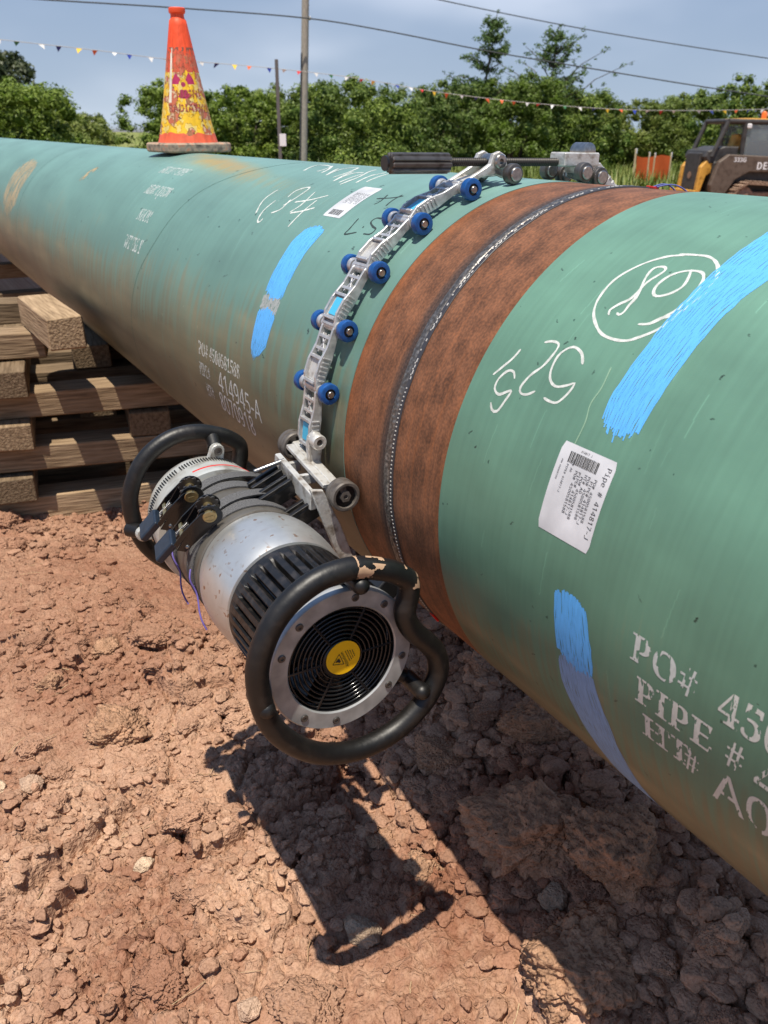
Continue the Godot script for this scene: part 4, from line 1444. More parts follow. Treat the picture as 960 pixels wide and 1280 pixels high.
func make_link(sticker: bool) -> Node3D:
	var l := Node3D.new()
	var g: Geo
	for s in [-1, 1]:
		g = Geo.new()
		g.prism(PackedVector2Array([Vector2(-0.066, 0.011), Vector2(-0.068, 0.024), Vector2(-0.052, 0.029), Vector2(-0.020, 0.030), Vector2(0.012, 0.037), Vector2(0.040, 0.037), Vector2(0.062, 0.028), Vector2(0.066, 0.020), Vector2(0.064, 0.011), Vector2(0.035, 0.014), Vector2(0.0, 0.012), Vector2(-0.035, 0.014)]), 0.0055, T(Vector3(0, 0, s * 0.0225)), 0.001)
		part("side_rail", g, M.aluminium, l)
	g = Geo.new()
	g.box(T(Vector3(0.027, 0.0275, 0)), Vector3(0.040, 0.005, 0.040), 0.001)
	part("pocket_floor", g, M.cast, l)
	for x in [-0.060, -0.035, -0.012, 0.004, 0.050]:
		g = Geo.new()
		g.box(T(Vector3(x, 0.024 if x < 0 else 0.031, 0)), Vector3(0.006, 0.010, 0.040), 0.001)
		part("cross_bar", g, M.aluminium, l)
	for s in [-1, 1]:
		g = Geo.new()
		g.box(T(Vector3(-0.023, 0.024, 0), Basis(Vector3.UP, s * 1.0)), Vector3(0.004, 0.008, 0.042), 0.0008)
		part("brace", g, M.aluminium, l)
	g = Geo.new()
	for k in 6:
		for s in [-1, 1]:
			g.box(T(Vector3(0.002 + 0.0082 * k, 0.0245, s * 0.0262)), Vector3(0.0032, 0.015, 0.003), 0.0008)
	part("side_rib", g, M.aluminium, l).set_meta("kind", "stuff")
	g = Geo.new()
	g.lathe([Vector2(0, -0.046), Vector2(0.0055, -0.046), Vector2(0.0055, 0.046), Vector2(0, 0.046)], 12, T(Vector3(-0.058, 0.0175, 0)))
	g.lathe([Vector2(0.0055, -0.030), Vector2(0.0105, -0.030), Vector2(0.0105, 0.030), Vector2(0.0055, 0.030)], 16, T(Vector3(-0.058, 0.0175, 0)))
	part("joint_axle", g, M.aluminium, l)
	if sticker:
		g = Geo.new()
		g.box(T(Vector3(0.027, 0.0312, 0)), Vector3(0.034, 0.0022, 0.026), 0.0006)
		part("sticker", g, M.cyan, l)
	return l


func carriage(band: Node3D) -> void:
	var g: Geo
	# two large rollers with the axle beam between them
	for e in [[-0.4845, -0.062, -1.274], [-0.489, -0.030, -1.478]]:
		var w := Node3D.new()
		w.name = "carriage_roller" if not band.has_node("carriage_roller") else "carriage_roller_001"
		band.add_child(w, true)
		w.position = Vector3(e[0], e[1], e[2])
		g = Geo.new()
		g.lathe([Vector2(0.02, -0.016), Vector2(0.026, -0.016), Vector2(0.0285, -0.013), Vector2(0.0285, -0.004), Vector2(0.027, -0.003), Vector2(0.027, 0.001), Vector2(0.0285, 0.002), Vector2(0.0285, 0.012), Vector2(0.026, 0.0145), Vector2(0.0215, 0.0145), Vector2(0.0205, 0.008)], 36)
		part("tyre", g, M.roller, w)
		g = Geo.new()
		g.lathe([Vector2(0, -0.014), Vector2(0.021, -0.014), Vector2(0.021, 0.0075), Vector2(0, 0.0075)], 30)
		part("web", g, M.black, w)
		g = Geo.new()
		g.lathe([Vector2(0.0, 0.0076), Vector2(0.0115, 0.0076), Vector2(0.011, 0.0125), Vector2(0.0048, 0.0125), Vector2(0.0044, 0.009), Vector2(0, 0.009)], 6)
		g.prism(PackedVector2Array([Vector2(-0.004, 0), Vector2(0.004, 0), Vector2(0.0065, 0.0195), Vector2(-0.0065, 0.0195)]), 0.003, T(Vector3(0, 0, 0.0088), Basis(Vector3(0, 0, 1), 0.3)))
		part("hub", g, M.roller, w)
	g = Geo.new()
	g.box(T(Vector3(-0.489, -0.046, -1.376), Basis(Vector3(1, 0, 0), 0.16)), Vector3(0.020, 0.030, 0.185), 0.003)
	g.box(T(Vector3(-0.506, -0.036, -1.376), Basis(Vector3(1, 0, 0), 0.16)), Vector3(0.016, 0.008, 0.165), 0.0015)
	part("axle_beam", g, M.cast, band)
	g = Geo.new()
	g.prism(PackedVector2Array([Vector2(-0.478, 0.022), Vector2(-0.470, 0.010), Vector2(-0.473, -0.004), Vector2(-0.477, -0.030), Vector2(-0.474, -0.058), Vector2(-0.496, -0.062), Vector2(-0.502, -0.030), Vector2(-0.504, 0.0), Vector2(-0.501, 0.018), Vector2(-0.490, 0.026)]), 0.012, T(Vector3(0, 0, -1.383)), 0.002)
	g.lathe([Vector2(0.0055, -0.014), Vector2(0.0145, -0.014), Vector2(0.0145, 0.012), Vector2(0.013, 0.014), Vector2(0.0065, 0.014), Vector2(0.006, 0.008)], 22, T(Vector3(-0.488, 0.010, -1.372)))
	part("hinge_arm", g, M.cast, band)
	g = Geo.new()
	g.lathe([Vector2(0, -0.01), Vector2(0.0058, -0.01), Vector2(0.0058, 0.009), Vector2(0, 0.009)], 14, T(Vector3(-0.488, 0.010, -1.372)))
	part("hinge_pin", g, M.dark_steel, band)
	# frame that carries the tube
	g = Geo.new()
	g.box(T(Vector3(-0.533, -0.062, -1.375), Basis(Vector3(1, 0, 0), 0.16)), Vector3(0.013, 0.034, 0.165), 0.002)
	for z in [-1.43, -1.36]:
		g.box(T(Vector3(-0.515, -0.056, z)), Vector3(0.034, 0.020, 0.010), 0.0015)
	part("tube_frame", g, M.cast, band)
	g = Geo.new()
	g.prism(PackedVector2Array([Vector2(-0.545, -0.045), Vector2(-0.520, -0.050), Vector2(-0.485, -0.125), Vector2(-0.452, -0.215), Vector2(-0.455, -0.30), Vector2(-0.480, -0.30), Vector2(-0.480, -0.22), Vector2(-0.512, -0.135)]), 0.009, T(Vector3(0, 0, -1.285)), 0.0015)
	part("side_plate", g, M.cast, band)
	for e in [[-0.566, -0.082, -1.425, 0.066], [-0.572, -0.086, -1.375, 0.074], [-0.545, -0.106, -1.316, 0.066]]:
		g = Geo.new()
		g.box(T(Vector3(e[0], e[1], e[2]), Basis(Vector3(0, 0, 1), 0.42)), Vector3(e[3], 0.030, 0.030), 0.003)
		for sg in [-1, 1]:
			g.box(T(Vector3(e[0], e[1], e[2]), Basis(Vector3(0, 0, 1), 0.42)) * T(Vector3(0, 0.0175, sg * 0.0105)), Vector3(e[3], 0.007, 0.009), 0.001)
		part("saddle_block", g, M.plastic, band)
	g = Geo.new()
	g.lathe([Vector2(0, -0.030), Vector2(0.0042, -0.030), Vector2(0.0042, 0.032), Vector2(0.003, 0.034), Vector2(0, 0.034)], 12, T(Vector3(-0.56, -0.045, -1.428), Basis(Vector3(0, 0, 1), 0.2) * Basis(Vector3(0, 1, 0), -PI / 2)))
	part("clamp_bolt", g, M.steel, band)


# ---------------------------------------------------------------- inspection tube
func catmull(ctrl: Array, n: int) -> Array:   # closed
	var out := []
	var m := ctrl.size()
	for k in m:
		for j in n:
			var a: Vector3 = ctrl[k]
			out.append(a.cubic_interpolate(ctrl[(k + 1) % m], ctrl[(k - 1 + m) % m], ctrl[(k + 2) % m], float(j) / n))
	return out


func handle_path(z: float, grow := 1.0) -> Array:
	var pol := [[171, .146], [147, .155], [127, .162], [107, .165], [88, .163], [70, .159], [60, .158], [51, .155], [44, .139], [36, .117], [24, .111], [12, .118], [1, .136], [-8, .155], [-19, .170], [-30, .174], [-43, .173], [-63, .168], [-88, .158], [-117, .146], [-153, .140]]
	var ctrl := []
	for p in pol:
		var a := deg_to_rad(p[0])
		ctrl.append(Vector3(cos(a) * p[1] * grow, sin(a) * p[1] * grow, z))
	return catmull(ctrl, 7)


func capsule(g: Geo, r: float, z0: float, z1: float, xf: Transform3D) -> void:
	var pr := [Vector2(0, z0)]
	for k in 7:
		var a := PI / 2 * (k + 0.01) / 6.0
		pr.append(Vector2(r * sin(a), z0 + r - r * cos(a)))
	for k in 7:
		var a := PI / 2 * k / 6.0
		pr.append(Vector2(r * cos(a), z1 - r + r * sin(a)))
	g.lathe(pr, 18, xf)


func inspection_tube() -> void:
	var t := thing("inspection_tube", "silver and black cylindrical x-ray tube with two black ring handles, strapped beside the pipe", "x-ray tube", T(TUBE))
	var g := Geo.new()
	# front flange ring
	g.lathe([Vector2(0.088, -0.022), Vector2(0.1165, -0.022), Vector2(0.1195, -0.018), Vector2(0.1195, -0.0035), Vector2(0.1170, 0.0), Vector2(0.0915, 0.0), Vector2(0.0895, -0.002), Vector2(0.0895, -0.022)], 96)
	var fl := part("front_flange", g, M.flange, t)
	g = Geo.new()
	for a in [79, 49, 132, 161, 231, 263, 319, 348]:
		var r := deg_to_rad(a)
		g = Geo.new()
		var xf := T(Vector3(cos(r) * 0.105, sin(r) * 0.105, 0))
		g.lathe([Vector2(0.0062, -0.001), Vector2(0.0062, 0.0012), Vector2(0.0052, 0.0022), Vector2(0.0026, 0.0022), Vector2(0.0024, 0.0006), Vector2(0, 0.0006)], 18, xf)
		part("screw", g, M.dark_steel, fl)
	# fan well, fan and grille
	g = Geo.new()
	g.lathe([Vector2(0, -0.06), Vector2(0.0893, -0.06)], 64)
	for k in g.n.size():
		g.n[k] = Vector3(0, 0, 1)
	g.lathe([Vector2(0.0893, -0.003), Vector2(0.0893, -0.06)], 64)
	part("fan_well", g, M.black, t)
	g = Geo.new()
	for k in 7:
		var b := Basis(Vector3(0, 0, 1), TAU * k / 7)
		var s := g.v.size()
		for j in 6:
			var r := lerpf(0.028, 0.082, j / 5.0)
			for e in [-1, 1]:
				var p: Vector3 = b * Basis(Vector3(0, 0, 1), 0.25 * j / 5.0) * Vector3(r, e * (0.010 + 0.010 * j / 5.0), -0.036 + e * 0.009)
				g.vert(p, (b * Vector3(0, -0.5, 0.85)).normalized())
		for j in 5:
			g.q(s + 2 * j, s + 2 * j + 1, s + 2 * j + 3, s + 2 * j + 2)
	g.lathe([Vector2(0.03, -0.055), Vector2(0.03, -0.022), Vector2(0, -0.022)], 32)
	part("fan", g, M.gloss, t)
	var grille := part("grille", Geo.new(), null, t) if false else Node3D.new()
	grille.name = "grille"
	t.add_child(grille)
	for k in 8:
		g = Geo.new()
		var ring := []
		for j in 64:
			var a := TAU * j / 64
			ring.append(Vector3(cos(a), sin(a), 0) * (0.0345 + 0.0073 * k) + Vector3(0, 0, -0.0075))
		g.tube(ring, 0.0019, 6, true)
		part("guard_ring", g, M.gloss, grille)
	for k in 6:
		g = Geo.new()
		var b := Basis(Vector3(0, 0, 1), TAU * k / 6 + 0.04)
		g.box(T(b * Vector3(0.058, 0, -0.0085), b), Vector3(0.064, 0.0042, 0.006), 0.0008)
		part("spoke", g, M.gloss, grille)
	g = Geo.new()
	g.lathe([Vector2(0.0, -0.014), Vector2(0.032, -0.014), Vector2(0.032, -0.005), Vector2(0.030, -0.003), Vector2(0, -0.003)], 40)
	part("hub_cap", g, M.black, grille)
	g = Geo.new()
	g.lathe([Vector2(0.0, -0.0028), Vector2(0.0285, -0.0028), Vector2(0.0285, -0.0018), Vector2(0, -0.0018)], 48, T(Vector3(0.001, 0.004, 0)))
	var lab := part("warning_label", g, M.yellow_print, t)
	lab.set_meta("label", "round yellow Attention label in the middle of the fan grille")
	g = Geo.new()
	var turn := deg_to_rad(112.0)
	var put := func(x: float, y: float) -> Array:
		var p := Vector2(x, y).rotated(turn)
		return [Vector3(p.x + 0.001, p.y + 0.004, -0.0012), Vector3(0, 0, 1)]
	var sans := font("Droid Sans", 400)
	letters(g, "Attention", 0.0052, sans, func(x, y): return put.call(x - 0.0185, y - 0.0035), 1.0)
	letters(g, "hot surface, do not", 0.0024, sans, func(x, y): return put.call(x - 0.0165, y - 0.0105), 1.0) if false else null
	# triangle with a flame
	var tr := [Vector2(-0.0105, 0.0035), Vector2(0.0105, 0.0035), Vector2(0.0, 0.0195)]
	for k in 3:
		var a: Vector2 = tr[k]
		var b: Vector2 = tr[(k + 1) % 3]
		var nrm := Vector2(-(b - a).y, (b - a).x).normalized() * 0.0005
		var s := g.v.size()
		for p in [a - nrm, b - nrm, b + nrm, a + nrm]:
			var w: Array = put.call(p.x, p.y)
			g.vert(w[0], w[1])
		g.q(s, s + 1, s + 2, s + 3)
	for pl in [[Vector2(-0.0035, 0.0062), Vector2(0.0035, 0.0062), Vector2(0.0042, 0.0088), Vector2(0.001, 0.0145), Vector2(-0.0012, 0.0105), Vector2(-0.0038, 0.0092)]]:
		var s := g.v.size()
		for p in pl:
			var w: Array = put.call(p.x, p.y)
			g.vert(w[0], w[1])
		for k in range(1, 5):
			g.t(s, s + k, s + k + 1)
	for row in 4:   # rows of tiny print
		var x := -0.012 + row * 0.001
		while x < 0.010 - row * 0.002:
			var w2 := rng.randf_range(0.0008, 0.003)
			var s := g.v.size()
			for p in [Vector2(x, -0.0075 - 0.0034 * row), Vector2(x + w2, -0.0075 - 0.0034 * row), Vector2(x + w2, -0.0063 - 0.0034 * row), Vector2(x, -0.0063 - 0.0034 * row)]:
				var w: Array = put.call(p.x, p.y)
				g.vert(w[0], w[1])
			g.q(s, s + 1, s + 2, s + 3)
			x += w2 + 0.0008
	part("print", g, M.ink, lab)
	# finned black housing: grooves sunk between broad ribs
	g = Geo.new()
	var zs := [-0.197, -0.192, -0.172, -0.168, -0.064, -0.060, -0.030, -0.022]
	var sides := 432
	for j in zs.size():
		for k in sides + 1:
			var a := TAU * k / sides
			var ph := fposmod(rad_to_deg(a), 10.0)
			var r := 0.1095
			if j == 0 or j == zs.size() - 1:
				r = 0.1065
			elif (j == 3 or j == 4) and ph < 2.6:
				r = 0.096
			elif j > 1 and j < 6 and ph >= 2.6 and ph < 3.6:
				r = 0.1112
			g.vert(Vector3(cos(a) * r, sin(a) * r, zs[j]), Vector3(cos(a), sin(a), 0), Vector2(float(k) / sides, zs[j]))
	for j in zs.size() - 1:
		for k in sides:
			var a := j * (sides + 1) + k
			g.q(a, a + 1, a + sides + 2, a + sides + 1)
	renormal(g, sides + 1)
	part("finned_housing", g, M.plastic, t)
	# silver bulge and worn strip behind it
	g = Geo.new()
	g.lathe([Vector2(0.108, -0.345), Vector2(0.1105, -0.338), Vector2(0.1125, -0.330), Vector2(0.1135, -0.324), Vector2(0.1165, -0.316), Vector2(0.1188, -0.302), Vector2(0.1198, -0.285), Vector2(0.1198, -0.262), Vector2(0.1188, -0.240), Vector2(0.1165, -0.220), Vector2(0.1130, -0.206), Vector2(0.1105, -0.199), Vector2(0.104, -0.197)], 96)
	part("silver_housing", g, M.satin, t)
	g = Geo.new()
	g.lathe([Vector2(0.1105, -0.534), Vector2(0.1125, -0.530), Vector2(0.1125, -0.350), Vector2(0.1140, -0.346), Vector2(0.1140, -0.340), Vector2(0.1110, -0.338)], 96)
	part("middle_sleeve", g, M.strap_body, t)
	# rear cap with a row of slots
	g = Geo.new()
	g.lathe([Vector2(0, -0.662), Vector2(0.095, -0.662), Vector2(0.108, -0.658), Vector2(0.1150, -0.648), Vector2(0.1180, -0.630), Vector2(0.1225, -0.575), Vector2(0.1255, -0.548), Vector2(0.1262, -0.540), Vector2(0.1245, -0.534), Vector2(0.112, -0.532)], 96)
	part("rear_cap", g, M.cap, t)
	g = Geo.new()
	for k in 62:
		var a := deg_to_rad(62 + 2.75 * k)
		if k % 21 == 20:
			continue
		g.box(T(Vector3(cos(a) * 0.1188, sin(a) * 0.1188, -0.612), Basis(Vector3(0, 0, 1), a) * Basis(Vector3(0, 1, 0), -0.075)), Vector3(0.004, 0.0027, 0.021), 0.0005)
	part("cooling_vent", g, M.black, t).set_meta("kind", "stuff")
	g = Geo.new()
	g.lathe([Vector2(0.1236, -0.568), Vector2(0.1244, -0.566), Vector2(0.1244, -0.563), Vector2(0.1240, -0.561)], 60, Transform3D.IDENTITY, 0.9, 1.9)
	part("red_line", g, M.red, t)
	# ring handles with their posts
	var hand := Node3D.new()
	var path := handle_path(0.018)
	g = Geo.new()
	g.tube(path, 0.0172, 18, true)
	var fh := part("front_handle", g, M.rubber, t)
	fh.set_meta("label", "front black ring handle with a kinked inner side")
	for seg in [[90, 72], [60, 46]]:
		g = Geo.new()
		var pts := []
		for k in path.size():
			var a: float = rad_to_deg(atan2(path[k].y, path[k].x))
			if a < seg[0] and a > seg[1]:
				pts.append(path[k] + Vector3(0, 0.0006, 0.0006))
		if pts.size() > 3:
			g.tube(pts, 0.0172, 18, false, false)
			part("dried_mud", g, M.mud_film, fh)
	for a in [190, -33, 84]:
		var r := deg_to_rad(a)
		var at := Vector3(cos(r), sin(r), 0)
		g = Geo.new()
		capsule(g, 0.0135, -0.03, 0.040, T(at * (0.138 if a != -33 else 0.150)))
		g.tube([at * 0.105 + Vector3(0, 0, -0.03), at * 0.142 + Vector3(0, 0, -0.018)], 0.011, 12)
		part("handle_post", g, M.rubber, fh)
	g = Geo.new()
	var rp := handle_path(-0.672, 0.985)
	g.tube(rp, 0.0168, 18, true)
	var rh := part("rear_handle", g, M.rubber, t)
	rh.set_meta("label", "rear black ring handle behind the slotted cap")
	for a in [76, 189, -35]:
		var r := deg_to_rad(a)
		var at := Vector3(cos(r), sin(r), 0)
		g = Geo.new()
		g.tube([at * 0.135 + Vector3(0, 0, -0.640), at * 0.152 + Vector3(0, 0, -0.668)], 0.0155, 14)
		part("handle_post", g, M.rubber, rh)
		g = Geo.new()
		var lug := Basis(at.cross(Vector3(0, 0, 1)), at, Vector3(0, 0, 1))
		var pl := PackedVector2Array([Vector2(-0.019, 0.105), Vector2(0.019, 0.105), Vector2(0.015, 0.128)])
		for k in 9:
			var q := PI * k / 8
			pl.append(Vector2(0.015 * cos(q), 0.134 + 0.015 * sin(q)))
		pl.append(Vector2(-0.015, 0.128))
		g.prism(pl, 0.014, T(Vector3(0, 0, -0.628), lug), 0.002)
		part("handle_lug", g, M.cap, t)
		g = Geo.new()
		g.lathe([Vector2(0.0085, -0.622), Vector2(0.0085, -0.617), Vector2(0.0045, -0.617), Vector2(0.004, -0.620), Vector2(0, -0.620)], 16, T(at * 0.135))
		part("lug_bolt", g, M.dark_steel, t)
	# cable connector peeping out behind the front flange
	g = Geo.new()
	var ca := deg_to_rad(42)
	g.box(T(Vector3(cos(ca) * 0.128, sin(ca) * 0.128, -0.05), Basis(Vector3(0, 0, 1), ca)), Vector3(0.03, 0.04, 0.05), 0.004)
	part("connector", g, M.black, t)


# ---------------------------------------------------------------- ratchet straps
func straps() -> void:
	for k in 2:
		var zc: float = [-1.452, -1.352][k]
		var t := thing("ratchet_strap", ["grey ratchet strap with blue grip nearest the rear cap of the tube", "grey ratchet strap with blue grip next to the silver bulge of the tube"][k], "ratchet strap", T(Vector3(TUBE.x, TUBE.y, zc)), "ratchet straps round the tube")
		var g := Geo.new()
		g.lathe([Vector2(0.1130, -0.0155), Vector2(0.1158, -0.0155), Vector2(0.1158, 0.0155), Vector2(0.1130, 0.0155)], 80)
		part("webbing", g, M.webbing, t)
		# tail that runs to the carriage, lifted off the tube
		g = Geo.new()
		var pts := []
		for j in 15:
			var a := deg_to_rad(lerpf(122, 34, j / 14.0))
			var r := 0.1185 + (0.024 * pow(maxf(0, (j - 6) / 8.0), 1.6))
			pts.append([Vector3(cos(a) * r, sin(a) * r, (-0.02 - 0.03 * j / 14.0)), Vector3(cos(a), sin(a), 0)])
		for e in [0.0, 0.0022]:
			var s := g.v.size()
			for p in pts:
				for sgn in [-1, 1]:
					g.vert(p[0] + p[1] * e + Vector3(0, 0, sgn * 0.0145), p[1])
			for j in pts.size() - 1:
				g.q(s + 2 * j, s + 2 * j + 1, s + 2 * j + 3, s + 2 * j + 2)
		part("webbing_tail", g, M.webbing, t)
		# ratchet
		var a0 := deg_to_rad(137.0)
		var b := Basis(Vector3(-sin(a0), cos(a0), 0), Vector3(cos(a0), sin(a0), 0), Vector3(0, 0, -1)) * Basis(Vector3.UP, -0.34)
		var xf := Transform3D(b, Vector3(cos(a0), sin(a0), 0) * 0.134)
		for s in [-1, 1]:
			g = Geo.new()
			var pl := PackedVector2Array()
			for j in 13:
				var q := PI * 0.30 + PI * 1.35 * j / 12.0
				pl.append(Vector2(-0.040 + 0.0215 * cos(q) * -1.0 if false else -0.040 + 0.0215 * cos(q), 0.004 + 0.0215 * sin(q)))
			pl.append(Vector2(0.045, -0.016))
			pl.append(Vector2(0.052, -0.002))
			pl.append(Vector2(0.015, 0.009))
			g.prism(pl, 0.003, xf * T(Vector3(0, 0, s * 0.0165)), 0.0006)
			part("frame_plate", g, M.gloss, t)
			g = Geo.new()
			var gear := PackedVector2Array()
			for j in 44:
				var q := TAU * j / 44
				gear.append(Vector2(cos(q), sin(q)) * (0.0205 if j % 4 < 2 else 0.0175))
			g.prism(gear, 0.003, xf * T(Vector3(-0.040, 0.006, s * 0.0125)), 0.0)
			part("gear", g, M.dark_steel, t)
			g = Geo.new()
			g.lathe([Vector2(0, 0.0), Vector2(0.0125, 0.0), Vector2(0.0125, 0.0035), Vector2(0.0112, 0.0048), Vector2(0.0085, 0.0048), Vector2(0.0080, 0.0038), Vector2(0, 0.0038)], 26, xf * Transform3D(Basis(Vector3(1, 0, 0), Vector3(0, s, 0), Vector3(0, 0, s)), Vector3(-0.040, 0.006, s * 0.018)))
			g.box(xf * T(Vector3(-0.040, 0.006, s * 0.0225), Basis(Vector3(0, 0, 1), 0.5)), Vector3(0.014, 0.0024, 0.001), 0.0003)
			part("brass_cap", g, M.brass, t)
			g = Geo.new()
			g.prism(PackedVector2Array([Vector2(-0.052, 0.012), Vector2(-0.036, 0.022), Vector2(0.010, 0.020), Vector2(0.045, 0.013), Vector2(0.045, 0.004), Vector2(0.008, 0.010), Vector2(-0.03, 0.006)]), 0.0025, xf * T(Vector3(0, 0, s * 0.0205)), 0.0005)
			part("lever_plate", g, M.gloss, t)
			g = Geo.new()
			capsule(g, 0.0042, -0.003, 0.0055, xf * Transform3D(Basis(Vector3(1, 0, 0), Vector3(0, s, 0), Vector3(0, 0, s)), Vector3(0.034, -0.010, s * 0.0165)))
			part("rivet", g, M.steel, t)
		g = Geo.new()
		g.box(xf * T(Vector3(0.066, 0.010, 0), Basis(Vector3(0, 0, 1), -0.10)), Vector3(0.050, 0.015, 0.046), 0.004)
		part("grip", g, M.navy, t)
		g = Geo.new()
		g.lathe([Vector2(0, -0.016), Vector2(0.0085, -0.016), Vector2(0.0085, 0.016), Vector2(0, 0.016)], 18, xf * T(Vector3(-0.040, 0.006, 0)))
		part("spool", g, M.brass, t)
		g = Geo.new()
		g.box(xf * T(Vector3(0.022, 0.013, 0)), Vector3(0.008, 0.004, 0.036), 0.001)
		part("lever_bar", g, M.brass, t)
		var spring := []
		for j in 60:
			spring.append(xf * Vector3(0.004 + 0.030 * j / 59.0, 0.013 + 0.0032 * sin(j * 1.05), 0.0032 * cos(j * 1.05)))
		g = Geo.new()
		g.tube(spring, 0.0009, 5)
		part("spring", g, M.steel, t)
		# loose purple cord
		var cord := []
		for j in 14:
			var f := j / 13.0
			var a := deg_to_rad(170.0 + 30.0 * f)
			cord.append(Vector3(cos(a) * (0.122 + 0.004 * sin(f * 9.0)), sin(a) * 0.124 - 0.03 * f * f, 0.02 + 0.055 * f + 0.006 * sin(f * 7.0 + k)))
		g = Geo.new()
		g.tube(cord, 0.0016, 6)
		part("loose_cord", g, M.purple, t)


# ---------------------------------------------------------------- traffic cone
func cone() -> void:
	var h := 0.485
	var c := thing("traffic_cone", "weathered orange traffic cone with a torn yellow radiation sleeve, standing on the pipe", "traffic cone", T(Vector3(0, R + 0.004, -3.53), Basis(Vector3(0, 0, 1), 0.02)))
	var up := Basis(Vector3(1, 0, 0), Vector3(0, 0, -1), Vector3(0, 1, 0))
	var w := 640
	var hh := 512
	var na := bytes(noise(0.011, FastNoiseLite.TYPE_SIMPLEX_SMOOTH, 5, 801), w, hh)
	var nb := bytes(noise(0.026, FastNoiseLite.TYPE_SIMPLEX_SMOOTH, 5, 802), w, hh)
	var nc := bytes(noise(0.03, FastNoiseLite.TYPE_SIMPLEX_SMOOTH, 4, 803), w, hh, w, hh / 4)
	var im := Image.create(w, hh, false, Image.FORMAT_RGB8)
	for y in hh:
		var v := (y + 0.5) / hh
		for x in w:
			var u := (x + 0.5) / w
			var a := na[y * w + x] / 255.0
			var b := nb[y * w + x] / 255.0
			var d := nc[y * w + x] / 255.0
			var col := Color(0.95, 0.33, 0.15) if v > 0.5 else Color(0.90, 0.40, 0.26)
			if v > 0.13 + 0.05 * (a - 0.5) and v < 0.70 + 0.10 * (b - 0.5):
				col = Color(0.80, 0.44, 0.32)                                # glue and backing
				if b > 0.50: col = Color(0.86, 0.72, 0.58)
				if d > 0.60: col = Color(0.62, 0.42, 0.28)
				if v < 0.58 and a > 0.40: col = Color(0.95, 0.76, 0.14)      # yellow face left on
				if v < 0.58 and a > 0.40 and b > 0.58: col = Color(0.90, 0.80, 0.46)
				if v > 0.56 and b > 0.42: col = Color(0.84, 0.36, 0.24)
				if absf(a - 0.40) < 0.012 or absf(b - 0.50) < 0.012: col = Color(0.42, 0.27, 0.15)   # curled edges, dirt
				# three-bladed warning sign
				var p := Vector2((u - 0.701) * TAU * 0.075, (v - 0.475) * h) / 0.05
				var r := p.length()
				var ang := fposmod(rad_to_deg(p.angle()) + 90.0 + 60.0, 120.0)
				if a > 0.27 and (r < 0.17 or (r > 0.36 and r < 0.95 and ang > 32.0 and ang < 88.0)): col = Color(0.70, 0.17, 0.36)
				if u < 0.60 and u > 0.575 and v > 0.35: col = Color(0.88, 0.86, 0.80)
			elif absf(v - 0.71) < 0.02 and b > 0.45:
				col = Color(0.5, 0.33, 0.26)
			var s := 0.86 + 0.2 * d
			im.set_pixel(x, y, Color(col.r * s, col.g * s, col.b * s))
	var m := mat(Color.WHITE, 0.55)
	m.albedo_texture = ImageTexture.create_from_image(im)
	m.uv1_scale = Vector3(1, 1.0 / h, 1)
	relief(m, ntex(noise(0.05, FastNoiseLite.TYPE_SIMPLEX_SMOOTH, 4, 804), 256), 0.1)
	var g := Geo.new()
	var pr := []
	for k in 25:
		var f := k / 24.0
		pr.append(Vector2(lerpf(0.108, 0.031, f) + 0.008 * pow(1 - f, 8.0), 0.024 + f * (h - 0.065)))
	pr.append_array([Vector2(0.026, h - 0.036), Vector2(0.0245, h - 0.028), Vector2(0.0245, h - 0.020)])
	g.lathe(pr, 64, T(Vector3.ZERO, up))
	var body := part("body", g, m, c)
	g = Geo.new()
	g.lathe([Vector2(0.0245, h - 0.020), Vector2(0.0295, h - 0.017), Vector2(0.0305, h - 0.010), Vector2(0.0300, h - 0.002), Vector2(0.028, h), Vector2(0.020, h), Vector2(0.019, h - 0.03)], 40, T(Vector3.ZERO, up))
	part("top_collar", g, mat(lin(0.88, 0.085, 0.020), 0.5), c)
	g = Geo.new()
	var sq := PackedVector2Array()
	for k in 4:
		for j in 7:
			var a := PI / 2 * k + PI / 2 * j / 6.0
			sq.append(Vector2([1, -1, -1, 1][k] * 0.094, [1, 1, -1, -1][k] * 0.094) + Vector2(cos(a), sin(a)) * 0.036)
	g.prism(sq, 0.034, T(Vector3(0, 0.015, 0), Basis(Vector3.UP, 0.12) * up), 0.006)
	var base_m := tri(mat(Color(1, 1, 1), 0.9), ntex(noise(0.03, FastNoiseLite.TYPE_SIMPLEX_SMOOTH, 5, 805), 256, [[0.0, Color(0.30, 0.27, 0.24)], [0.4, Color(0.55, 0.50, 0.44)], [0.62, Color(0.66, 0.60, 0.52)], [1.0, Color(0.78, 0.45, 0.32)]]), Vector3(4, 4, 4))
	part("base", g, base_m, c)
	for e in [["HIGH", 0.185, 0.026, -0.032], ["RADIATION", 0.137, 0.026, -0.068]]:
		g = Geo.new()
		letters(g, e[0], e[2], font("Droid Sans", 700), func(x, y):
			var hy: float = e[1] + y
			var r := lerpf(0.108, 0.031, (hy - 0.024) / (h - 0.065)) + 0.0016
			var a: float = TAU * 0.701 + (x + e[3]) / r
			return [Vector3(cos(a) * r, hy, -sin(a) * r), Vector3(cos(a), 0.2, -sin(a)).normalized()], 0.92)
		part("sleeve_text", g, M.sleeve_ink, body)


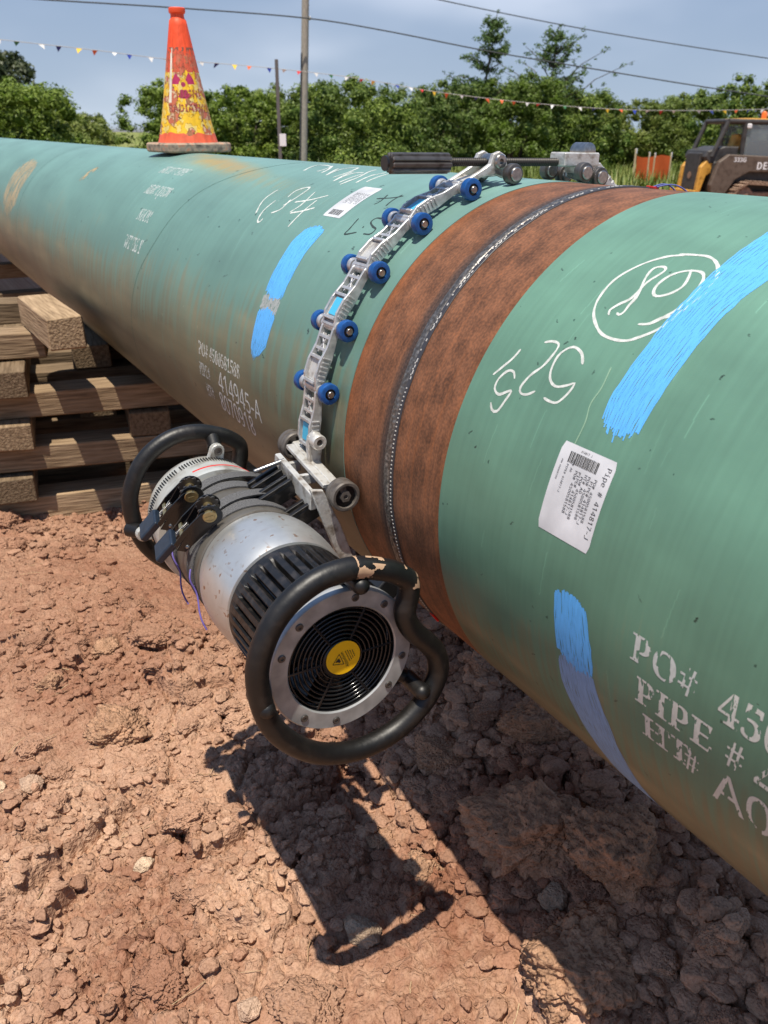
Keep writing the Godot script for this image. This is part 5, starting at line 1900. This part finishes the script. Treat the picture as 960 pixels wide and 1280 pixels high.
# ---------------------------------------------------------------- marker belt along the weld
func belt() -> void:
	var t := thing("number_belt", "thin dark marker belt with pale ticks lying along the weld, red ends", "marker belt")
	var z := WELD_Z + 0.0150
	var g := Geo.new()
	var n := 260
	var wob := noise(0.02, FastNoiseLite.TYPE_SIMPLEX_SMOOTH, 2, 900)
	var zat := func(th: float) -> float: return z + 0.003 * wob.get_noise_1d(th * 3.0) + 0.004 * smoothstep(150, 200, th)
	for k in n + 1:
		var th := lerpf(84, 218, float(k) / n)
		for e in [[-0.0045, 0.0], [-0.0042, 0.0022], [0.0042, 0.0022], [0.0045, 0.0]]:
			g.vert(on(th, zat.call(th) + e[0], e[1] - 0.001), on(th, 0).normalized())
	for k in n:
		for j in 3:
			var a := k * 4 + j
			g.q(a, a + 1, a + 5, a + 4)
	renormal(g, 4)
	part("band", g, mat(lin(0.035, 0.034, 0.04), 0.45), t)
	g = Geo.new()
	var th := 92.0
	var i := 0
	while th < 216.0:
		var lo := th > 158.0
		var dz: float = zat.call(th)
		var l: float = 0.0022 if lo else [0.005, 0.003, 0.007, 0.003][i % 4]
		var xf := ring_at(th, dz)
		xf.origin = on(th, dz + (0.0 if lo else [0.0012, -0.0012][i % 2]), 0.0014)
		g.box(xf, Vector3(l, 0.0016, 0.0035 if lo else 0.0026), 0.0004)
		th += 0.9 if lo else (0.62 if i % 9 < 6 else 2.2)
		i += 1
	var tick := part("marker_tick", g, mat(lin(0.62, 0.60, 0.55), 0.4, 0.4), t)
	tick.set_meta("kind", "stuff")
	for e in [82.6, 218.6]:
		g = Geo.new()
		var xf := ring_at(e, zat.call(e))
		g.box(xf * T(Vector3(0, 0.0015, 0)), Vector3(0.024, 0.004, 0.009), 0.001)
		part("end_tab", g, M.red, t)
	g = Geo.new()
	for s in [-1, 1]:
		var pts := []
		for k in 12:
			var f := k / 11.0
			pts.append(on(82 - 10 * f, z + s * 0.004 + s * 0.012 * f, 0.003 + 0.01 * sin(f * PI)))
		g.tube(pts, 0.0014, 6)
	part("tie_cord", g, mat(lin(0.10, 0.12, 0.35), 0.6), t)


# ---------------------------------------------------------------- trees and bushes
# a crown: many small leaves on and in a cloud of blobs
func crown(g: Geo, blobs: Array, per: float, leaf: float, tone: Color, tone2: Color, sd: int) -> void:
	var r := RandomNumberGenerator.new()
	r.seed = sd
	for b in blobs:
		var c: Vector3 = b[0]
		var rad: float = b[1]
		var t0 := r.randf()
		var st := Vector3(r.randf_range(0.8, 1.35), r.randf_range(0.65, 1.0), r.randf_range(0.8, 1.35))
		var n := int(per * rad * rad)
		for k in n:
			var d := Vector3(r.randfn(), r.randfn(), r.randfn()).normalized()
			if d.y < -0.6:
				d.y = -d.y
			var q := c + d * rad * st * (0.45 + 0.85 * pow(r.randf(), 0.8))
			var nn := (d + Vector3(r.randfn(), r.randfn(), r.randfn()) * 0.55 + Vector3(0, 0.25, 0)).normalized()
			var a := nn.cross(Vector3(r.randfn(), r.randfn(), r.randfn())).normalized()
			var e := nn.cross(a)
			var l := leaf * r.randf_range(0.6, 1.4)
			g.col = tone.lerp(tone2, clampf(t0 * 0.55 + 0.6 * r.randf() - 0.1, 0, 1))
			var s := g.v.size()
			g.vert(q - a * l, nn); g.vert(q + e * l * 0.42, nn); g.vert(q + a * l, nn); g.vert(q - e * l * 0.42, nn)
			g.q(s, s + 1, s + 2, s + 3)


func bush(label: String, at: Vector3, hw: float, hh: float, tone: Color, tone2: Color, sd: int, kind := "bush", leaf := 0.062, trunk_share := 0.0) -> void:
	var t := thing("tree" if kind == "tree" else "bush", label, kind, T(at), "hedge of trees and bushes beyond the site")
	var r := RandomNumberGenerator.new()
	r.seed = sd
	var blobs := []
	var n := int(70 + hw * 26)
	for k in n:
		var f := r.randf()
		var y := hh * lerpf(trunk_share + 0.10, 0.93, f)
		var shape := sqrt(maxf(0.0, 1.0 - pow(absf((y / hh - 0.40) / 0.62), 3.0)))
		var a := r.randf() * TAU
		var d := pow(r.randf(), 0.38) * hw * shape
		var rad := minf(hw, hh) * r.randf_range(0.13, 0.24) * (1.0 - 0.3 * f)
		blobs.append([Vector3(cos(a) * d, minf(y, hh - rad * 0.8), sin(a) * d), rad])
	for k in 5:
		var a := r.randf() * TAU
		blobs.append([Vector3(cos(a) * hw * 0.35 * r.randf(), hh * r.randf_range(0.88, 1.02), sin(a) * hw * 0.3), hw * r.randf_range(0.06, 0.13)])
	var g := Geo.new()
	crown(g, blobs, 1350.0 * pow(0.062 / leaf, 1.3), leaf, tone, tone2, sd + 1)
	var cr := part("crown", g, M.leaf, t)
	# shaded twiggy mass inside, so that the crown is not hollow
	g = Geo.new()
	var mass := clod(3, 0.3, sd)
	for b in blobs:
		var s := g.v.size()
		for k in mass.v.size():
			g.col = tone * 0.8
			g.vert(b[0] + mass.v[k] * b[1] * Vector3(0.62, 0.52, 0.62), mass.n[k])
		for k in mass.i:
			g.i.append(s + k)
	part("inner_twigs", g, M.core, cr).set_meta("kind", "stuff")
	g = Geo.new()
	for k in 3:
		var a := TAU * k / 3 + 0.4
		var top := Vector3(cos(a) * hw * 0.3, hh * 0.55, sin(a) * hw * 0.3)
		g.tube([Vector3(cos(a), 0, sin(a)) * 0.08, top * 0.5 + Vector3(0, 0.1, 0), top], [0.09, 0.06, 0.03], 8)
	part("trunk", g, M.bark, t)


func sparse_tree(label: String, at: Vector3, hh: float, lean: float, spread: float, sd: int) -> void:
	var t := thing("tree", label, "tree", T(at), "thin trees rising above the hedge")
	var r := RandomNumberGenerator.new()
	r.seed = sd
	var tg := Geo.new()
	var cg := Geo.new()
	var blobs := []
	var trunk := []
	for k in 12:
		var f := k / 11.0
		trunk.append(Vector3(lean * f * f + 0.06 * sin(f * 7 + sd), hh * f, 0.05 * cos(f * 6)))
	tg.tube(trunk, [0.11, 0.10, 0.09, 0.085, 0.08, 0.07, 0.06, 0.05, 0.04, 0.03, 0.02, 0.012], 7)
	for k in 72:
		var f := 0.42 + 0.56 * pow(r.randf(), 1.25)
		var b: Vector3 = trunk[int(f * 11)]
		var a := r.randf() * TAU
		var l := spread * (1.04 - f) * r.randf_range(0.30, 1.25) + 0.10
		var up := r.randf_range(0.25, 0.75)
		var end := b + Vector3(cos(a) * l, l * up, sin(a) * l)
		var mid := b.lerp(end, 0.55) + Vector3(0, 0.1 * l, 0)
		tg.tube([b, mid, end], [0.028, 0.018, 0.008], 5)
		for j in 7:
			var q := b.lerp(end, 0.35 + 0.65 * j / 6.0) + Vector3(r.randfn(), r.randfn(), r.randfn()) * 0.09
			blobs.append([q, r.randf_range(0.06, 0.15)])
	for k in range(4, 12):
		blobs.append([trunk[k] + Vector3(r.randfn(), 0, r.randfn()) * 0.08, r.randf_range(0.08, 0.15)])
	crown(cg, blobs, 1500.0, 0.055, Color(0.06, 0.11, 0.03), Color(0.13, 0.20, 0.06), sd + 3)
	part("crown", cg, M.leaf, t)
	part("trunk", tg, M.bark, t)


func hedge() -> void:
	var g1 := Color(0.092, 0.145, 0.022)
	var g2 := Color(0.235, 0.305, 0.052)
	var d1 := Color(0.066, 0.108, 0.026)
	var d2 := Color(0.165, 0.220, 0.055)
	var o1 := Color(0.115, 0.150, 0.030)
	var o2 := Color(0.250, 0.280, 0.075)
	bush("bright green bush at the left edge behind the pipe", Vector3(3.2, -1.05, -33.9), 2.75, 2.95, g1, g2, 1001)
	bush("bush beyond the left frame edge, mostly outside the picture", Vector3(-0.6, -1.05, -36.8), 2.6, 3.1, g1, g2, 1002)
	bush("tall dark far tree standing behind the leftmost bush", Vector3(6.0, -1.05, -59.8), 3.2, 5.7, Color(0.045, 0.06, 0.028), Color(0.09, 0.105, 0.05), 1003, "tree", 0.16)
	bush("green bush right behind the traffic cone", Vector3(9.0, -1.05, -34.6), 1.65, 3.2, g1, g2, 1004)
	bush("green bush between the traffic cone and the thin metal post", Vector3(12.2, -1.05, -34.5), 1.65, 3.35, g1, g2, 1005)
	bush("broad green bush at the foot of the utility pole", Vector3(15.5, -1.05, -32.1), 2.75, 3.35, d1, g2, 1006)
	bush("tall bush left of the thin trees", Vector3(20.9, -1.05, -33.4), 1.7, 3.75, d1, d2, 1007)
	bush("large bush below the thin trees", Vector3(23.9, -1.05, -32.6), 2.5, 3.95, g1, d2, 1008)
	bush("bush right of the thin trees above the tension screw", Vector3(26.6, -1.05, -31.8), 2.2, 3.5, d1, g2, 1009)
	bush("olive bush behind the orange fence", Vector3(30.2, -1.05, -32.0), 2.1, 3.05, o1, o2, 1010)
	bush("olive bush between the orange fence and the loader", Vector3(30.9, -1.05, -30.1), 1.8, 3.3, o1, d2, 1011)
	bush("dark green bush behind the loader cab", Vector3(31.0, -1.05, -27.1), 1.8, 3.9, d1, g2, 1012)
	bush("bush at the right edge behind the loader", Vector3(32.7, -1.05, -25.0), 2.1, 4.2, d1, d2, 1013)
	bush("low far bush seen through the gap left of the cone", Vector3(9.5, -1.1, -56.0), 2.0, 1.5, o1, o2, 1014)
	bush("wide low far bush on the horizon in the gap left of the cone", Vector3(14.5, -1.1, -88.0), 5.5, 3.0, o1, o2, 1016, "bush", 0.16)
	bush("low bush in the gap beside the utility pole bush", Vector3(20.4, -1.05, -38.5), 2.4, 2.6, d1, d2, 1015)
	var back := [[11.2, -37.6, 2.0, 3.1, "bush of the second row right of the cone"], [14.2, -36.4, 2.2, 3.2, "bush of the second row left of the utility pole"], [18.6, -36.6, 1.9, 2.9, "bush of the second row right of the utility pole"], [22.6, -36.8, 2.4, 3.7, "bush of the second row behind the left thin tree"], [25.9, -35.6, 2.4, 3.8, "bush of the second row behind the right thin tree"], [29.2, -35.2, 2.4, 3.3, "bush of the second row behind the orange fence"], [32.8, -30.8, 2.2, 3.6, "bush of the second row left of the loader cab"]]
	for k in back.size():
		var e: Array = back[k]
		bush(e[4], Vector3(e[0], -1.05, e[1]), e[2], e[3], [d1, o1][k % 2], [g2, d2][k % 2], 1040 + k)
	sparse_tree("thin tree with a leaning pointed top, left one of two", Vector3(23.2, -1.0, -34.2), 6.4, 0.5, 2.9, 1020)
	sparse_tree("thin tree with spreading open branches, right one of two", Vector3(25.7, -1.0, -32.8), 5.9, 0.3, 4.6, 1021)
	# small building far off in the gap
	var h := thing("far_building", "tiny white roofed building far off in the gap left of the cone", "building", T(Vector3(25.4, -1.0, -127.2), Basis(Vector3.UP, -0.4)))
	var g := Geo.new()
	g.box(T(Vector3(0, 1.1, 0)), Vector3(3.2, 2.2, 2.4), 0.02)
	part("wall", g, M.white, h)
	g = Geo.new()
	g.prism(PackedVector2Array([Vector2(-1.4, 2.2), Vector2(1.4, 2.2), Vector2(0, 2.9)]), 3.5, T(Vector3.ZERO, Basis(Vector3.UP, PI / 2)))
	part("roof", g, M.white, h)


# ---------------------------------------------------------------- poles, wires, pennants
func sag(ctrl: Array, n: int) -> Array:
	var out := []
	for k in ctrl.size() - 1:
		for j in n:
			out.append(ctrl[k].cubic_interpolate(ctrl[k + 1], ctrl[maxi(k - 1, 0)], ctrl[mini(k + 2, ctrl.size() - 1)], float(j) / n))
	out.append(ctrl[-1])
	return out


func overhead() -> void:
	var t := thing("utility_pole", "weathered wooden utility pole carrying the overhead wires", "utility pole", T(Vector3(12.5, -1.0, -29.75), Basis(Vector3(0.494, 0, -0.869), 0.035)))
	var g := Geo.new()
	g.tube([Vector3(0, -0.2, 0), Vector3(0, 4, 0), Vector3(0, 9.0, 0)], [0.135, 0.125, 0.105], 16)
	part("post", g, M.pole, t)
	g = Geo.new()
	g.tube([Vector3(-0.16, 0, 0.06), Vector3(-0.15, 4.0, 0.06)], 0.025, 8)
	part("conduit", g, M.wire, t)
	g = Geo.new()
	g.lathe([Vector2(0.03, -0.06), Vector2(0.06, -0.04), Vector2(0.06, 0.04), Vector2(0.03, 0.06)], 12, T(Vector3(0.15, 5.05, 0), Basis(Vector3(1, 0, 0), PI / 2)))
	part("insulator", g, M.white, t)
	var w1 := sag([Vector3(-6, 4.15, -30.6), Vector3(2.03, 3.94, -29.83), Vector3(8.26, 4.00, -29.54), Vector3(12.47, 3.99, -29.30), Vector3(15.12, 3.75, -28.72), Vector3(18.67, 3.26, -27.64), Vector3(22.15, 2.80, -26.13), Vector3(25.81, 2.24, -23.87), Vector3(31.0, 1.5, -20.5)], 8)
	g = Geo.new()
	g.tube(w1, 0.022, 6)
	tag(part("wire", g, M.wire, self), "lower overhead wire fixed to the utility pole", "wire", "overhead wires")
	g = Geo.new()
	g.tube(sag([Vector3(12.6, 5.35, -29.3), Vector3(17.24, 4.79, -28.61), Vector3(22.71, 4.09, -26.97), Vector3(28.46, 3.31, -23.84), Vector3(34.5, 2.5, -20.0)], 8), 0.018, 6)
	tag(part("wire", g, M.wire, self), "upper overhead wire running off to the right", "wire", "overhead wires")
	# pennant line
	var line := sag([Vector3(-6.0, 2.9, -19.6), Vector3(0.39, 2.09, -18.94), Vector3(1.64, 2.0, -18.8), Vector3(3.27, 1.91, -18.69), Vector3(4.44, 1.84, -18.72), Vector3(6.51, 1.77, -18.55), Vector3(8.52, 1.66, -18.43), Vector3(10.67, 1.46, -18.45), Vector3(12.78, 1.31, -18.15), Vector3(15.12, 1.21, -17.66), Vector3(17.12, 1.21, -17.0), Vector3(19.24, 1.29, -16.15), Vector3(21.14, 1.44, -15.27), Vector3(26, 2.2, -13.2)], 12)
	t = thing("pennant_line", "string of small coloured pennants sagging across the site", "pennant string")
	g = Geo.new()
	g.tube(line, 0.006, 5)
	part("cord", g, mat(lin(0.45, 0.45, 0.42), 0.8), t)
	var cols := [Color(0.02, 0.05, 0.35), Color(0.75, 0.75, 0.72), Color(0.60, 0.03, 0.03), Color(0.72, 0.72, 0.68), Color(0.03, 0.16, 0.05), Color(0.75, 0.75, 0.7), Color(0.02, 0.04, 0.2), Color(0.75, 0.48, 0.03), Color(0.70, 0.12, 0.03)]
	var mats := []
	for c in cols:
		mats.append(mat(c.linear_to_srgb(), 0.6))
	var dist := 0.0
	var next := 0.3
	var k := 0
	for i in line.size() - 1:
		var a: Vector3 = line[i]
		var b: Vector3 = line[i + 1]
		var l := a.distance_to(b)
		while next < dist + l:
			var p := a.lerp(b, (next - dist) / l)
			var d := (b - a).normalized()
			var fl := (Vector3(0, -1, 0) + Vector3(rng.randf_range(-0.7, 0.7), 0, rng.randf_range(-0.9, 0.9))).normalized()
			var hgt := rng.randf_range(0.07, 0.13)
			var nn := d.cross(fl).normalized()
			g = Geo.new()
			for s in [-1, 1]:
				var st := g.v.size()
				g.vert(p - d * 0.055 + nn * s * 0.0012, nn * s); g.vert(p + d * 0.055 + nn * s * 0.0012, nn * s); g.vert(p + fl * hgt + nn * s * 0.0012, nn * s)
				g.t(st, st + 1, st + 2)
			part("pennant", g, mats[k % 9 if rng.randf() < 0.8 else rng.randi() % 9], t)
			k += 1
			next += rng.randf_range(0.28, 0.42)
		dist += l


func fence_and_posts() -> void:
	# orange mesh on stakes
	var t := thing("safety_fence", "short run of orange safety fence on wooden stakes beside the loader", "safety fence", T(Vector3(20.0, -1.0, -21.3)))
	var d := Vector3(0.95, 0, 0.55)
	var g := Geo.new()
	for j in 9:
		for i in 17:
			var f := i / 16.0
			g.vert(d * f + Vector3(0.03 * sin(f * 9 + j * 0.4), 0.06 + 0.125 * j - 0.04 * sin(f * PI * 2), 0.03 * cos(f * 11)), Vector3(-0.5, 0, 0.87))
	for j in 8:
		for i in 16:
			var a := j * 17 + i
			g.q(a, a + 1, a + 18, a + 17)
	renormal(g, 17)
	part("mesh_panel", g, M.fence_mesh, t)
	for e in [[-0.03, 1.25, 0.03], [0.36, 1.16, 0.022], [0.52, 1.14, 0.022], [0.98, 1.16, 0.022]]:
		g = Geo.new()
		g.box(T(d * e[0] + Vector3(-0.03, e[1] / 2, 0.05), Basis(Vector3(0, 0, 1), 0.02)), Vector3(e[2] * 1.6, e[1], e[2] * 1.6), 0.004)
		var st := part("stake", g, M.stake, t)
		g = Geo.new()
		g.box(T(d * e[0] + Vector3(-0.03, e[1] - 0.05, 0.05)), Vector3(e[2] * 1.7, 0.14, e[2] * 1.7), 0.004)
		part("painted_tip", g, M.white, st)
	# thin metal post with a small plate
	t = thing("metal_post", "thin leaning metal post with a small white plate", "post", T(Vector3(6.77, -1.0, -18.37), Basis(Vector3(0.494, 0, -0.869), -0.01)))
	g = Geo.new()
	g.box(T(Vector3(0, 1.46, 0)), Vector3(0.062, 2.92, 0.05), 0.006)
	part("shaft", g, mat(lin(0.16, 0.15, 0.14), 0.7, 0.3), t)
	g = Geo.new()
	g.box(T(Vector3(0.05, 1.40, 0.06), Basis(Vector3.UP, -0.5)), Vector3(0.14, 0.24, 0.01), 0.003)
	part("plate", g, M.white, t)
	# plain lath stake behind the pipe
	t = thing("lath_stake", "pale lath stake standing behind the chain's tension screw", "stake", T(Vector3(7.1, -1.0, -11.3), Basis(Vector3(0, 0, 1), -0.03)))
	g = Geo.new()
	g.box(T(Vector3(0, 0.605, 0)), Vector3(0.035, 1.21, 0.012), 0.002)
	part("lath", g, M.stake, t)
	g = Geo.new()
	g.box(T(Vector3(0, 1.15, 0)), Vector3(0.037, 0.12, 0.014), 0.002)
	part("painted_tip", g, M.white, t)


# ---------------------------------------------------------------- track loader
func loader() -> void:
	var f := Vector3(-0.944, 0, -0.329)
	var b := Basis(f, Vector3.UP, f.cross(Vector3.UP))
	var t := thing("track_loader", "muddy black and yellow compact track loader at the right edge", "loader", T(Vector3(16.74, -1.0, -14.53), b))
	var g := Geo.new()
	g.box(T(Vector3(-0.15, 0.78, 0)), Vector3(2.5, 0.66, 1.05), 0.05)
	part("chassis", g, M.machine_dark, t)
	g = Geo.new()
	g.box(T(Vector3(1.30, 0.86, 0), Basis(Vector3(0, 0, 1), 0.05)), Vector3(0.12, 0.84, 0.62), 0.03)
	var hood := part("hood_panel", g, M.machine_dark, t)
	g = Geo.new()
	g.lathe([Vector2(0, 0.0), Vector2(0.075, 0.0), Vector2(0.075, 0.012), Vector2(0, 0.012)], 24, T(Vector3(1.368, 0.80, -0.02), Basis(Vector3(0, 1, 0), PI / 2)))
	part("badge", g, M.machine_mud, hood)
	for s in [-1, 1]:
		g = Geo.new()
		g.prism(PackedVector2Array([Vector2(1.30, 0.42), Vector2(1.40, 0.46), Vector2(1.36, 0.98), Vector2(1.20, 1.18), Vector2(1.05, 1.22), Vector2(1.10, 0.86), Vector2(1.20, 0.80)]), 0.13, T(Vector3(0, 0, s * 0.40)), 0.02)
		part("side_guard", g, M.machine_yellow, t)
	g = Geo.new()
	g.box(T(Vector3(1.30, 0.38, 0)), Vector3(0.42, 0.10, 1.1), 0.03)
	g.box(T(Vector3(1.48, 0.44, 0)), Vector3(0.06, 0.12, 1.14), 0.02)
	part("bumper", g, M.machine_yellow, t)
	g = Geo.new()
	g.prism(PackedVector2Array([Vector2(1.30, 1.20), Vector2(1.25, 1.32), Vector2(0.85, 1.42), Vector2(0.5, 1.42), Vector2(0.5, 1.05), Vector2(1.2, 1.05)]), 0.95, Transform3D.IDENTITY, 0.03)
	part("hood_top", g, M.machine_dark, t)
	# cab frame, panes, roof
	var cab := Node3D.new()
	cab.name = "cab"
	t.add_child(cab)
	for s in [-1, 1]:
		for e in [[[1.14, 1.2], [0.86, 1.93]], [[0.42, 1.1], [0.44, 1.93]], [[-0.85, 1.1], [-0.85, 1.93]]]:
			g = Geo.new()
			g.tube([Vector3(e[0][0], e[0][1], s * 0.47), Vector3(e[1][0], e[1][1], s * 0.47)], 0.052, 8)
			part("pillar", g, M.machine_dark, cab)
		g = Geo.new()
		g.box(T(Vector3(-0.2, 1.50, s * 0.475)), Vector3(1.2, 0.74, 0.012), 0.002)
		part("side_window", g, M.window, cab)
		g = Geo.new()
		g.tube([Vector3(0.86, 1.93, s * 0.47), Vector3(-0.85, 1.93, s * 0.47)], 0.052, 8)
		part("roof_rail", g, M.machine_dark, cab)
	for x in [0.86, -0.85]:
		g = Geo.new()
		g.tube([Vector3(x, 1.93, -0.47), Vector3(x, 1.93, 0.47)], 0.05, 8)
		part("roof_rail", g, M.machine_dark, cab)
	g = Geo.new()
	g.box(T(Vector3(-0.25, 1.965, 0)), Vector3(1.45, 0.07, 0.92), 0.03)
	part("roof", g, M.machine_yellow, cab)
	g = Geo.new()
	g.box(T(Vector3(-0.35, 1.30, 0.0)), Vector3(0.5, 0.5, 0.5), 0.08)
	g.box(T(Vector3(-0.62, 1.60, 0.0)), Vector3(0.12, 0.55, 0.48), 0.05)
	part("seat", g, M.machine_dark, cab)
	g = Geo.new()
	g.box(T(Vector3(0.25, 1.42, 0.18), Basis(Vector3(0, 0, 1), 0.3)), Vector3(0.22, 0.5, 0.28), 0.04)
	part("console", g, M.machine_yellow, cab)
	# lamps on the roof
	g = Geo.new()
	g.box(T(Vector3(-0.45, 2.09, -0.30)), Vector3(0.55, 0.13, 0.16), 0.04)
	part("work_light", g, M.white, t)
	g = Geo.new()
	g.lathe([Vector2(0, 0), Vector2(0.06, 0), Vector2(0.055, 0.12), Vector2(0.03, 0.15), Vector2(0, 0.15)], 14, T(Vector3(-0.08, 2.0, -0.30), Basis(Vector3(1, 0, 0), Vector3(0, 0, -1), Vector3(0, 1, 0))))
	part("beacon", g, mat(lin(0.8, 0.16, 0.02), 0.3), t)
	g = Geo.new()
	g.box(T(Vector3(0.36, 1.84, -0.50)), Vector3(0.12, 0.10, 0.06), 0.02)
	part("head_lamp", g, M.white, t)
	# lift arms
	for s in [-1, 1]:
		g = Geo.new()
		g.prism(PackedVector2Array([Vector2(1.15, 0.35), Vector2(1.22, 0.62), Vector2(1.08, 1.10), Vector2(0.86, 1.26), Vector2(-1.75, 1.18), Vector2(-1.8, 0.88), Vector2(0.32, 0.90), Vector2(0.62, 0.74), Vector2(0.86, 0.38)]), 0.14, T(Vector3(0, 0, s * 0.66)), 0.02)
		var arm := part("lift_arm", g, M.machine_arm, t)
		if s < 0:
			g = Geo.new()
			letters(g, "DEERE", 0.15, font("Droid Sans", 700), func(x, y): return [Vector3(0.17 - x, 0.945 + y, -0.733), Vector3(0, 0, -1)], 1.05)
			part("lettering", g, M.white, arm)
			g = Geo.new()
			letters(g, "333G", 0.09, font("Droid Sans", 700), func(x, y): return [Vector3(0.74 - x, 1.10 + y, -0.733), Vector3(0, 0, -1)], 1.05)
			part("lettering", g, M.white, arm)
	# tracks
	for s in [-1, 1]:
		var tr := Node3D.new()
		tr.name = "track" if s < 0 else "track_001"
		t.add_child(tr)
		tr.position = Vector3(-0.25, 0, s * 0.74)
		var loop := [Vector2(-1.0, 0.02), Vector2(0.62, 0.02), Vector2(0.92, 0.16), Vector2(1.02, 0.36), Vector2(0.90, 0.58), Vector2(0.66, 0.70), Vector2(0.2, 0.68), Vector2(-0.9, 0.58), Vector2(-1.22, 0.44), Vector2(-1.26, 0.20)]
		g = Geo.new()
		var m := loop.size()
		for k in m:
			var a: Vector2 = loop[k]
			var e: Vector2 = loop[(k + 1) % m]
			var dd := (e - a).normalized()
			var nn := Vector2(dd.y, -dd.x)
			var l := a.distance_to(e)
			g.box(T(Vector3((a.x + e.x) / 2, (a.y + e.y) / 2, 0) - Vector3(nn.x, nn.y, 0) * 0.03, Basis(Vector3(0, 0, 1), dd.angle())), Vector3(l + 0.03, 0.05, 0.38), 0.006)
			var n := int(l / 0.11)
			for j in n:
				var q := a.lerp(e, (j + 0.5) / n)
				g.box(T(Vector3(q.x, q.y, 0), Basis(Vector3(0, 0, 1), dd.angle())), Vector3(0.05, 0.06, 0.38), 0.006)
		part("belt", g, M.machine_mud, tr)
		for e in [[0.70, 0.36, 0.24], [-0.98, 0.30, 0.20], [0.2, 0.20, 0.13], [-0.15, 0.20, 0.13], [-0.5, 0.20, 0.13]]:
			g = Geo.new()
			g.lathe([Vector2(0, -0.12), Vector2(e[2], -0.12), Vector2(e[2], 0.12), Vector2(e[2] * 0.6, 0.12), Vector2(e[2] * 0.5, 0.14), Vector2(0, 0.14)], 20, T(Vector3(e[0], e[1], 0), Basis(Vector3(1, 0, 0), 0.0 if s > 0 else PI)))
			part("wheel", g, M.machine_mud, tr)
		g = Geo.new()
		g.box(T(Vector3(-0.15, 0.38, 0)), Vector3(1.5, 0.22, 0.16), 0.03)
		part("track_frame", g, M.machine_mud, tr)
